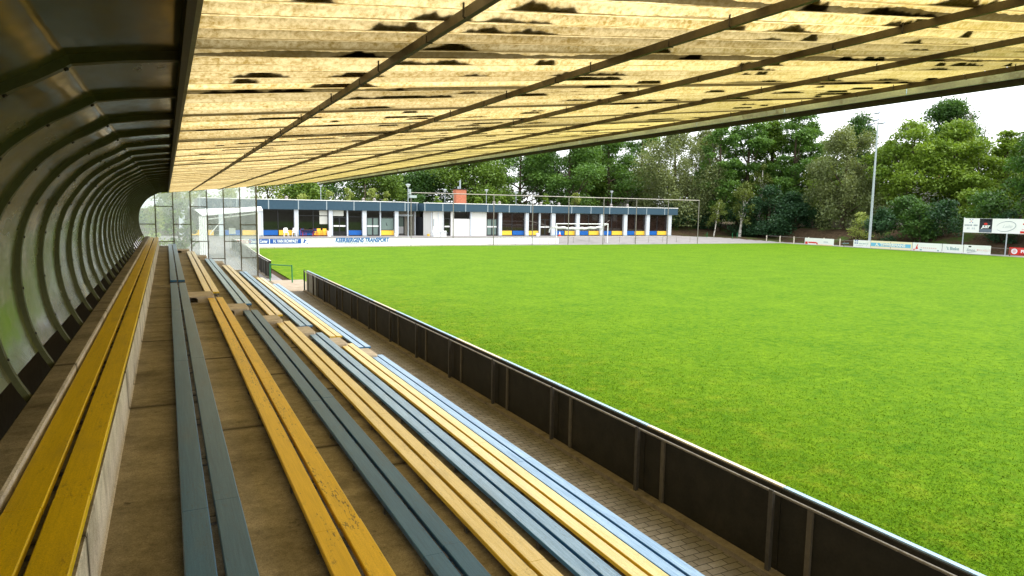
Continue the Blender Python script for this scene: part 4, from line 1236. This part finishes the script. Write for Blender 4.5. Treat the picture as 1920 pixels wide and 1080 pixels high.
# street lamps
def lamp(x, y, z0, zt, label):
    r = thing('street_lamp', label, 'street lamp', (x, y, z0), 0, 'slim lamps round the clubhouse')
    h_ = zt - z0
    MB().tube([(0, 0, 0), (0, 0, h_ - .35)], [.06, .04], 8).build('pole', M['pole'], r, True)
    m = MB(); m.lathe([(.07, h_ - .36), (.12, h_ - .3), (.27, h_ - .06)], (0, 0, 0), 12); m.build('lamp_shade', M['lamp_glass'], r, True)
    m = MB(); m.lathe([(.31, h_ - .058), (.30, h_ - .02), (.06, h_ + .05)], (0, 0, 0), 12); m.build('cap', M['pole'], r, True)
for x, y, z0, zt, lab in ((17.9, 91, .9, 6.9, 'slim lamp behind the roof above the blinds window'), (25.2, 77.4, .7, 6.75, 'slim lamp in front of the fascia at the entrance'), (35.0, 91, .9, 6.75, 'slim lamp just left of the brick chimney'),
                           (41.4, 91, .9, 6.9, 'slim lamp right of the brick chimney, behind the roof'), (46.2, 91, .9, 6.7, 'slim lamp behind the roof above the frosted double door'), (63.2, 91, .9, 7.3, 'slim lamp behind the roof near the right end of the clubhouse')):
    lamp(x, y, z0, zt, lab)
o = MB().tube([(24.2, 93, .9), (24.2, 93, 7.2)], [.1, .07], 8).build('pole', M['bark'])
tag(o, 'bare wooden pole among the young pale trees behind the roof', 'pole')

# houses behind the trees
def house(x, y, z0, w_, d_, he, hr, rzv, mroof, label):
    r = thing('house', label, 'house', (x, y, z0), rzv)
    m = MB(); m.box(-w_ / 2, w_ / 2, 0, d_, 0, he)
    m.ext([(-w_ / 2 + .002, he), (w_ / 2 - .002, he), (0, hr)], .002, d_ - .002, 'y'); m.build('wall', M['house_white'], r)
    m = MB()
    for s in (-1, 1):
        m.ext([(s * (w_ / 2 + .4), he - .3), (0, hr + .02), (0, hr + .2), (s * (w_ / 2 + .4), he - .1)], -.4, d_ + .4, 'y')
    m.build('roof', mroof, r)
    for xx in (-w_ / 4, w_ / 4):
        for zz in ([1.0] + ([3.7] if he > 4.5 else [])):
            f = MB().box(xx - .6, xx + .6, -.05, .0, zz, zz + 1.3).build('window', M['plastic_white'], r)
            MB().box(xx - .52, xx + .52, -.06, -.051, zz + .08, zz + 1.22).build('pane', M['pane'], f)
    MB().box(-.5, .5, -.04, 0, 0, 2.1).build('door', M['frame_brown'], r)
    MB().box(w_ / 4, w_ / 4 + .6, d_ * .5, d_ * .5 + .6, he, hr + 1.0).build('chimney', M['brick'], r)
house(79.5, 106, 1.2, 7, 9, 5.2, 8.6, .15, M['tile_red'], 'white gabled house with red roof behind the dark acacias')
house(106, 69.5, 2.4, 11, 9, 4.6, 8.0, -1.0, M['tile_grey'], 'white house with a grey roof behind the big yellow-green trees')
house(102, 88, 2.0, 8, 9, 4.2, 7.2, -.8, M['tile_red'], 'small white house with red roof between the airy trees and the olive tree')
m = thing('garden_wall', 'grey concrete garden wall on the bank under the olive tree', 'wall')
for i in range(6):
    MB().box(0, .12, -i * 2.4 - 2.36, -i * 2.4, 0, 1.5).build('panel', M['concrete_pale'], m)
    MB().box(-.03, .15, -i * 2.4 - .05, -i * 2.4 + .05, 0, 1.6).build('post', M['concrete_pale'], m)
m.location = (91.5, 78.5, 1.9); m.rotation_euler = (0, 0, .25)

# ================================================================== TREES
def quads_mesh(name, c, ax, bx, tint, m):
    """leaf-sized diamonds: centre c, half axes ax, bx"""
    n = len(c)
    v = np.stack([c - ax, c - bx * .55 + ax * .05, c + ax, c + bx * .55 + ax * .05], 1).reshape(-1, 3)
    me = bpy.data.meshes.new(name)
    me.vertices.add(4 * n); me.vertices.foreach_set('co', v.ravel())
    me.loops.add(4 * n); me.loops.foreach_set('vertex_index', np.arange(4 * n))
    me.polygons.add(n); me.polygons.foreach_set('loop_start', np.arange(0, 4 * n, 4))
    at = me.attributes.new('tint', 'FLOAT', 'POINT'); at.data.foreach_set('value', np.repeat(np.clip(tint, 0, 1), 4))
    me.materials.append(m); me.update(); me.validate()
    return me

def leaf_axes(n, s, droop=0.0, flat=.5):
    nrm = rng.normal(0, 1, (n, 3)); nrm[:, 2] = np.abs(nrm[:, 2]) + flat
    nrm /= np.linalg.norm(nrm, axis=1)[:, None]
    t = rng.normal(0, 1, (n, 3)); t[:, 2] -= droop
    a = t - nrm * (t * nrm).sum(1)[:, None]; a /= np.linalg.norm(a, axis=1)[:, None]
    b = np.cross(nrm, a)
    sz = s * (.6 + .8 * rng.random(n))
    return a * sz[:, None], b * sz[:, None]

STY = {  # lobes, lobe radius (of half width), z squash, leaves per m2, leaf size, crown base share, droop, shell share
    'dark':   (34, .40, .78, 78, .25, .12, .2, .5),
    'mid':    (32, .42, .78, 74, .25, .12, .2, .5),
    'bright': (46, .33, .60, 92, .24, .10, .2, .5),
    'airy':   (44, .30, .62, 66, .23, .20, .1, .5),
    'willow': (56, .30, 1.15, 100, .20, .03, 1.6, .55),
    'birch':  (30, .34, .9, 64, .17, .18, 1.2, .5),
    'pale':   (18, .42, .8, 74, .17, .08, .3, .5),
    'shrub':  (22, .42, .75, 100, .22, .0, .2, .5),
}
def tree(name, kind, x, y, top, hw, label, cat='tree', group=None, trunk='bark', lean=(0, 0), asym=0.0, cb=None):
    z0 = float(ht(x, y)) - .1
    Ht = top - z0
    nl, lr, sq, dens, ls, base, droop, shell = STY[kind]
    if cb is not None: base = cb
    small = Ht < 7
    if not small: hw *= 1.28 if kind in ('airy', 'bright', 'dark') else 1.15
    if small: ls *= .8
    r = thing(name, label, cat, (x, y, z0), 0, group)
    zb = base * Ht
    ch = Ht - zb
    # lobe centres fill an egg-shaped crown; upper and outer ones are preferred
    lob = []
    k = 0
    while len(lob) < nl:
        u = rng.random() ** .85; a = rng.random() * 2 * PI
        env = math.sin(PI * min(1, (.10 + .90 * u)) ** .85) ** .65 if kind != 'willow' else math.sin(PI * min(.97, (.2 + .78 * u)) ** 1.05) ** .55
        rad = (rng.random() ** .42) * (1 - lr * .55) * env * hw * rng.uniform(.8, 1.12)
        cx, cy = rad * math.cos(a) + asym * hw * (u - .4), rad * math.sin(a)
        cz = zb + ch * u * (1 - lr * sq * .25)
        rr = lr * hw * rng.uniform(.6, 1.25) * (1.05 - .25 * u)
        lob.append((cx + lean[0] * u, cy + lean[1] * u, min(cz, Ht - rr * sq * .8), rr, rng.random()))
    n = int(dens * 1.45 * 2 * hw * ch * (1.3 if small else 1.0)); ls *= .82
    vol = np.array([l[3] ** 2 for l in lob]); pick = rng.choice(len(lob), n, p=vol / vol.sum())
    L = np.array(lob)[pick]
    d = rng.normal(0, 1, (n, 3)); d /= np.linalg.norm(d, axis=1)[:, None]
    d[:, 2] = np.where((d[:, 2] < -.25) & (rng.random(n) < .6), -d[:, 2], d[:, 2])
    rad = (rng.random(n) ** .38)[:, None] * L[:, 3:4]
    # ragged lobe edge: leaves sit on twigs
    tw = 1 + .22 * np.sin(d[:, :1] * 9 + L[:, 4:5] * 40) * np.sin(d[:, 1:2] * 8 + L[:, 4:5] * 17) + .12 * rng.normal(0, 1, (n, 1))
    c = L[:, :3] + d * rad * tw * np.array([1, 1, sq])
    if droop > 1: c[:, 2] -= rng.random(n) * .5 * hw * .35
    c[:, 2] = np.maximum(c[:, 2], .15)
    ax, bx = leaf_axes(n, ls, droop)
    tint = .22 + .36 * L[:, 4] + .42 * rng.random(n)
    cr = bpy.data.objects.new('crown', quads_mesh('crown', c, ax, bx, tint, LEAF[kind]))
    link(cr, r)
    # trunk and limbs
    tk = MB(); tr = max(.05, .018 * Ht + .05) * (1.0 if not small else .6)
    wob = lambda t: (lean[0] * t + .12 * math.sin(t * 5 + x), lean[1] * t + .12 * math.cos(t * 4 + y))
    hs = np.linspace(0, .86, 7)
    if kind != 'shrub':
        tk.tube([(wob(t)[0], wob(t)[1], t * Ht) for t in hs], [tr * (1.25 if i == 0 else 1 - .8 * t) for i, t in enumerate(hs)], 8)
        order = sorted(lob, key=lambda l: -l[3])[:12 if not small else 5]
    else:
        order = lob[:9]
    for l in order:
        t0 = max(.12, min(.72, (l[2] - .22 * Ht) / Ht)) if kind != 'shrub' else .0
        p0 = Vector((wob(t0)[0], wob(t0)[1], t0 * Ht)); p2 = Vector(l[:3])
        pm = p0.lerp(p2, .55) + Vector((0, 0, -.06 * Ht if droop < 1 else .05 * Ht))
        if kind == 'shrub': pm = p0.lerp(p2, .5)
        tk.tube([p0, pm, p2], [tr * .45, tr * .28, tr * .08], 6)
    tk.build('trunk', M[trunk], r, smooth=True)
    return r

TR = [
 ('shrub', 'pale', -.7, 50, 3.8, 1.0, 'small pale shrub against the curved wall end, seen through the screen', 'shrub'),
 ('tree', 'mid', .7, 60, 4.4, 1.4, 'green bush beside the path seen through the left glass panes', 'bush'),
 ('tree', 'pale', 1.2, 95, 7.0, 4.2, 'pale spreading tree behind the clubhouse end, seen through the left panes', 'tree'),
 ('tree', 'pale', 6.9, 97, 7.4, 3.6, 'pale tree behind the white canopy seen through the glass', 'tree'),
 ('tree', 'pale', 12.2, 98, 8.0, 3.4, 'light yellow-green tree just right of the end screen', 'tree'),
 ('tree', 'mid', 17.2, 103, 9.6, 4.3, 'mid green tree under the far end of the gutter', 'tree'),
 ('tree', 'dark', 23.5, 110, 11.0, 4.6, 'dark tree behind the bare wooden pole', 'tree'),
 ('tree', 'mid', 28.0, 103, 11.4, 4.9, 'mid green tree behind the clubhouse entrance', 'tree'),
 ('tree', 'dark', 37.2, 110, 13.4, 5.8, 'dark tree right behind the brick chimney', 'tree'),
 ('tree', 'mid', 43.6, 101, 14.9, 5.6, 'leafy tree with bright top just right of the chimney', 'tree'),
 ('acacia', 'airy', 53.1, 103, 17.0, 5.4, 'airy dark acacia above the middle of the ball-stop fence, nearest the chimney', 'tree'),
 ('acacia', 'airy', 59.6, 98, 17.8, 5.6, 'airy dark acacia directly above the goal', 'tree'),
 ('acacia', 'airy', 70.0, 102, 19.6, 5.4, 'airy dark acacia beside the red gabled house', 'tree'),
 ('acacia', 'airy', 80.1, 106, 20.6, 4.9, 'tallest airy acacia behind the olive birch clump', 'tree'),
 ('willow', 'willow', 75.8, 91, 18.2, 6.6, 'large olive green tree at the right end of the clubhouse', 'tree'),
 ('willow', 'willow', 86.5, 96, 20.0, 4.4, 'tall olive birch with pale stems behind the large olive tree', 'tree'),
 ('acacia', 'airy', 87.0, 86.0, 20.8, 4.8, 'airy green tree with sky gaps left of the twiggy bright one', 'tree'),
 ('acacia', 'airy', 92.5, 81.5, 21.2, 4.6, 'airy bright tree rising to the gutter in front of the sky gap', 'tree'),
 ('birch', 'birch', 79.9, 79.9, 9.0, 2.6, 'small birch with a leaning white trunk over the brown bank', 'tree'),
 ('birch', 'birch', 86.4, 82.5, 12.6, 2.0, 'slim birch with a white stem above the dark shrub', 'tree'),
 ('birch', 'birch', 75.2, 80.6, 6.6, 1.6, 'low birch with white foot by the clubhouse corner', 'tree'),
 ('willow', 'willow', 89.4, 69.1, 17.9, 5.0, 'rounded olive tree left of the floodlight mast', 'tree'),
 ('tree', 'dark', 111.9, 84.1, 22.8, 4.0, 'distant dark tree peeping over the rounded olive tree', 'tree'),
 ('tree', 'bright', 93.5, 76.6, 13.2, 3.2, 'bright green tree between airy trees and the rounded olive tree', 'tree'),
 ('robinia', 'bright', 95.1, 62.9, 17.8, 5.3, 'yellow-green tree just right of the floodlight mast', 'tree'),
 ('robinia', 'bright', 99.6, 59.4, 17.3, 5.0, 'largest yellow-green tree above the white boards', 'tree'),
 ('tree', 'dark', 123.6, 75.8, 24.6, 6.0, 'distant dark tree crown standing above the yellow-green trees', 'tree'),
 ('robinia', 'bright', 104.0, 55.4, 16.4, 2.6, 'bright tree with bare twigs near the right edge', 'tree'),
 ('tree', 'dark', 84.6, 41.0, 14.2, 2.9, 'dark tree whose low branches hang over the raised billboard', 'tree'),
 ('tree', 'mid', 92.5, 41.6, 15.6, 4.0, 'mid green tree behind the raised billboard at the right edge', 'tree'),
 ('robinia', 'bright', 96.2, 55.2, 9.6, 4.0, 'lower yellow-green tree layered before the white house', 'tree'),
 ('tree', 'airy', 81.2, 86.4, 18.7, 3.5, 'airy slim tree between the large olive tree and the sky gaps', 'tree'),
 ('tree', 'mid', 92.4, 86.0, 20.4, 4.0, 'mid green tall tree among the airy trees left of the rounded olive tree', 'tree'),
 ('tree', 'airy', 98.2, 83.2, 20.2, 3.5, 'airy tree at the edge of the open sky beside the rounded olive tree', 'tree'),
 ('robinia', 'bright', 98.2, 68.9, 15.8, 2.8, 'narrow yellow-green tree seen just behind the floodlight mast', 'tree'),
 ('robinia', 'bright', 107.5, 57.0, 13.4, 2.8, 'small yellow-green tree between the largest one and the leafless tree', 'tree'),
 ('tree', 'mid', 99.3, 50.6, 15.6, 2.6, 'slim mid green tree just right of the leafless tree', 'tree'),
 ('tree', 'dark', 82.8, 112.0, 11.6, 5.0, 'low dark tree in the shade behind the large olive tree', 'tree'),
 ('tree', 'dark', 88.4, 99.5, 11.0, 4.2, 'low dark tree behind the ball-stop end post', 'tree'),
 ('tree', 'mid', 91.0, 92.0, 12.0, 4.4, 'low mid green tree behind the leaning birch', 'tree'),
 ('tree', 'dark', 97.4, 87.4, 11.6, 4.2, 'low dark tree behind the big dark evergreen shrub', 'tree'),
 ('tree', 'mid', 97.5, 75.6, 11.4, 3.4, 'low mid green tree left of the rounded olive tree trunk', 'tree'),
 ('tree', 'dark', 113.0, 81.0, 12.4, 3.6, 'low dark tree glimpsed left of the mast behind the white house', 'tree'),
 ('acacia', 'mid', 66.9, 104.0, 16.8, 4.6, 'leafy mid green tree between the two acacias over the goal', 'tree'),
 ('acacia', 'dark', 60.7, 110.0, 16.2, 4.3, 'dark tree behind the acacia nearest the chimney', 'tree'),
 ('tree', 'mid', 50.4, 108.0, 14.2, 4.1, 'mid green tree filling the gap right of the chimney tree', 'tree'),
 ('tree', 'dark', 73.6, 111.0, 17.8, 4.3, 'dark tree behind the roof of the red gabled house', 'tree'),
 ('shrub', 'shrub', 82.2, 57.6, 5.0, 2.6, 'dark shrub directly behind the mast foot', 'shrub'),
 ('shrub', 'dark', 83.6, 53.7, 5.6, 2.7, 'dark shrub behind the board with the red figure', 'shrub'),
 ('shrub', 'shrub', 84.2, 44.2, 4.8, 2.3, 'dark shrub hidden half behind the black advertising panel', 'shrub'),
 ('shrub', 'shrub', 82.6, 81.6, 6.4, 3.4, 'dark shrub at the foot of the leaning birch', 'shrub'),
 ('shrub', 'shrub', 87.0, 76.0, 7.4, 3.4, 'tall dark shrub right of the big dark evergreen shrub', 'shrub'),
 ('shrub', 'shrub', 83.8, 78.2, 8.3, 4.2, 'big dark evergreen shrub left of the lone white board', 'shrub'),
 ('shrub', 'dark', 84.6, 56.3, 6.6, 3.0, 'dark shrub right of the mast foot above the sky blue board', 'shrub'),
 ('shrub', 'shrub', 85.6, 51.8, 6.0, 3.4, 'wide dark shrub behind the lettered white boards', 'shrub'),
 ('shrub', 'dark', 85.4, 46.6, 7.0, 3.2, 'dark shrub behind the left pole of the billboard', 'shrub'),
 ('shrub', 'shrub', 86.0, 40.6, 6.0, 3.6, 'dark shrub behind the right pole of the billboard', 'shrub'),
 ('shrub', 'shrub', 80.6, 87.0, 6.0, 3.6, 'dark shrub in the gloom behind the leaning birch', 'shrub'),
 ('shrub', 'shrub', 74.0, 88.5, 5.6, 3.4, 'dark shrub in the gloom behind the ball-stop end post', 'shrub'),
 ('shrub', 'shrub', 88.0, 73.2, 5.0, 2.8, 'dark shrub under the rounded olive tree', 'shrub'),
 ('shrub', 'pale', 83.6, 61.9, 4.6, 1.9, 'twiggy pale shrub on the bank left of the mast foot', 'shrub'),
 ('young_tree', 'pale', 15.9, 92, 6.0, 1.7, 'pale young tree under the gutter end behind the roof', 'tree'),
 ('young_tree', 'pale', 19.2, 92, 6.4, 1.3, 'pale flowering young tree right of the first roof lamp', 'tree'),
 ('young_tree', 'pale', 21.6, 92, 6.8, 1.4, 'pale young tree left of the bare wooden pole', 'tree'),
 ('young_tree', 'pale', 24.9, 92, 6.9, 1.6, 'pale young tree right against the bare wooden pole', 'tree'),
 ('young_tree', 'pale', 26.9, 92, 6.4, 1.2, 'pale young tree behind the entrance lamp', 'tree'),
 ('young_tree', 'bright', 34.2, 92, 5.9, 1.1, 'yellow young tree left of the chimney', 'tree'),
 ('young_tree', 'dark', 31.9, 93, 6.2, 1.6, 'dark young tree between entrance lamp and chimney', 'tree'),
 ('young_tree', 'bright', 40.6, 92, 6.0, 1.2, 'yellow young tree right of the chimney behind the roof', 'tree'),
 ('young_tree', 'bright', 44.7, 92, 6.3, .9, 'yellow young tree above the frosted double door', 'tree'),
 ('young_tree', 'bright', 51.8, 92, 6.8, .9, 'narrow yellow young tree above the goal left post', 'tree'),
 ('young_tree', 'pale', 57.2, 92, 7.1, 1.3, 'pale young tree above the goal right post', 'tree'),
]
for nm, kd, x, y, top, hw, lab, cat in TR:
    lean = (0, 0); trunk = 'bark'; kw = {}
    if kd == 'birch': trunk = 'birch'; lean = (.9, 0) if x < 81 else (.2, 0); kw['cb'] = .28
    if nm == 'willow' and x > 86 and y > 90: trunk = 'birch'
    if 'billboard, ' in lab: kw['asym'] = -.3
    if 'hang over' in lab: kw['asym'] = -.4; kw['cb'] = .22
    if nm == 'robinia' and hw > 4: kw['cb'] = .22
    if kd == 'airy': kw['asym'] = random.uniform(-.3, .3)
    tree(nm, kd, x, y, top, hw, lab, cat, 'young trees behind the roof' if nm == 'young_tree' else None, trunk, lean, **kw)
# bare twiggy crown standing out of the bright tree at the right edge
bt = MB(); rr = random.Random(5)
def twig(p, d, l, r_, k):
    q = p + d * l
    bt.tube([p, p.lerp(q, .5) + Vector((rr.uniform(-.1, .1), rr.uniform(-.1, .1), 0)), q], [r_, r_ * .8, r_ * .6], 5)
    if k:
        for _ in range(3):
            nd = (d + Vector((rr.uniform(-.7, .7), rr.uniform(-.7, .7), rr.uniform(-.1, .5)))).normalized()
            twig(q, nd, l * .68, r_ * .55, k - 1)
twig(Vector((0, 0, 0)), Vector((0, .05, 1)), 7.5, .14, 0); twig(Vector((0, .35, 7.4)), Vector((0, .1, 1)), 3.6, .09, 4)
tag(bt.build('bare_tree', M['twig'], None, loc=(101.5, 57.0, 2.4)), 'leafless twiggy tree against the white sky near the right edge', 'tree')

# far-off wood: reads as one mass
def wood(n, fn, name, label, size):
    c = fn(n); ax, bx = leaf_axes(n, size)
    lump = .5 + .5 * np.sin(c[:, 0] * .9 + c[:, 2]) * np.sin(c[:, 1] * .8 - c[:, 2] * .7)
    o = bpy.data.objects.new(name, quads_mesh(name, c, ax, bx, .15 + .4 * lump + .4 * rng.random(n), LEAF['dark'])); link(o)
    tag(o, label, 'woodland', kind='stuff')
def wood_back(n):
    t = rng.random(n); x = -30 + 120 * t; y = 118 + rng.random(n) * 8
    hmax = 4.2 + 1.6 * np.sin(x * .35) + .9 * np.sin(x * 1.3 + 2)
    return np.stack([x, y, .6 + rng.random(n) ** .8 * hmax], 1)
def wood_right(n):
    t = rng.random(n); y = 20 + 95 * t; x = 112 + rng.random(n) * 8 - np.clip(y - 85, 0, 40) * .35
    hmax = 4.6 + 1.5 * np.sin(y * .4) + .8 * np.sin(y * 1.5)
    return np.stack([x, y, 2.2 + rng.random(n) ** .8 * hmax], 1)
wood(15000, wood_back, 'woodland', 'low dark undergrowth of the wood far behind the clubhouse', .42)
wood(14000, wood_right, 'woodland', 'low dark undergrowth of the wood behind the right-hand trees', .42)

# ================================================================== SKY, SUN, CAMERA
wd = bpy.data.worlds.new('World'); S.world = wd; wd.use_nodes = True
nt = wd.node_tree; bg = nt.nodes['Background']
sky = nt.nodes.new('ShaderNodeTexSky'); sky.sky_type = 'NISHITA'; sky.sun_disc = False
SUN_EL, SUN_AZ = math.radians(52), math.radians(118)                # azimuth clockwise from +Y
sky.sun_elevation = SUN_EL; sky.sun_rotation = SUN_AZ; sky.dust_density = 4.0; sky.air_density = 1.0; sky.ozone_density = 1.0
hs = nt.nodes.new('ShaderNodeHueSaturation'); hs.inputs['Saturation'].default_value = .28; hs.inputs['Value'].default_value = 1.15
nt.links.new(sky.outputs[0], hs.inputs['Color'])
mc = nt.nodes.new('ShaderNodeMixRGB'); mc.inputs[0].default_value = .6; mc.inputs[2].default_value = (7.2, 7.4, 7.6, 1)   # bright cloud cover
nt.links.new(hs.outputs[0], mc.inputs[1]); nt.links.new(mc.outputs[0], bg.inputs['Color'])
bg.inputs['Strength'].default_value = .15
sl = bpy.data.lights.new('sun', 'SUN'); sl.energy = 1.2; sl.angle = math.radians(40); sl.color = (1, .97, .92)
so = bpy.data.objects.new('sun', sl); COL.objects.link(so)
dv = Vector((math.sin(SUN_AZ) * math.cos(SUN_EL), math.cos(SUN_AZ) * math.cos(SUN_EL), math.sin(SUN_EL)))
so.rotation_euler = (-dv).to_track_quat('-Z', 'Y').to_euler(); so.location = (30, -20, 40)

cam = bpy.data.cameras.new('camera'); cam.sensor_width = 36; cam.lens = 36 * 1285 / 1920
cam.clip_start = .05; cam.clip_end = 3000
co = bpy.data.objects.new('camera', cam); COL.objects.link(co)
Rw = [[.894012, -.035097, .446667], [-.447761, -.105376, .887922], [.015905, -.993813, -.109922]]
co.matrix_world = Matrix(((Rw[0][0], -Rw[0][1], -Rw[0][2], 0), (Rw[1][0], -Rw[1][1], -Rw[1][2], 0), (Rw[2][0], -Rw[2][1], -Rw[2][2], H), (0, 0, 0, 1)))
S.camera = co
S.view_settings.view_transform = 'Standard'; S.view_settings.look = 'None'
S.view_settings.exposure = 1.28; S.view_settings.gamma = 1.0
S.render.engine = 'CYCLES'
S.cycles.use_denoising = True
S.cycles.max_bounces = 8; S.cycles.transparent_max_bounces = 12; S.cycles.diffuse_bounces = 5
S.cycles.sample_clamp_indirect = 8.0
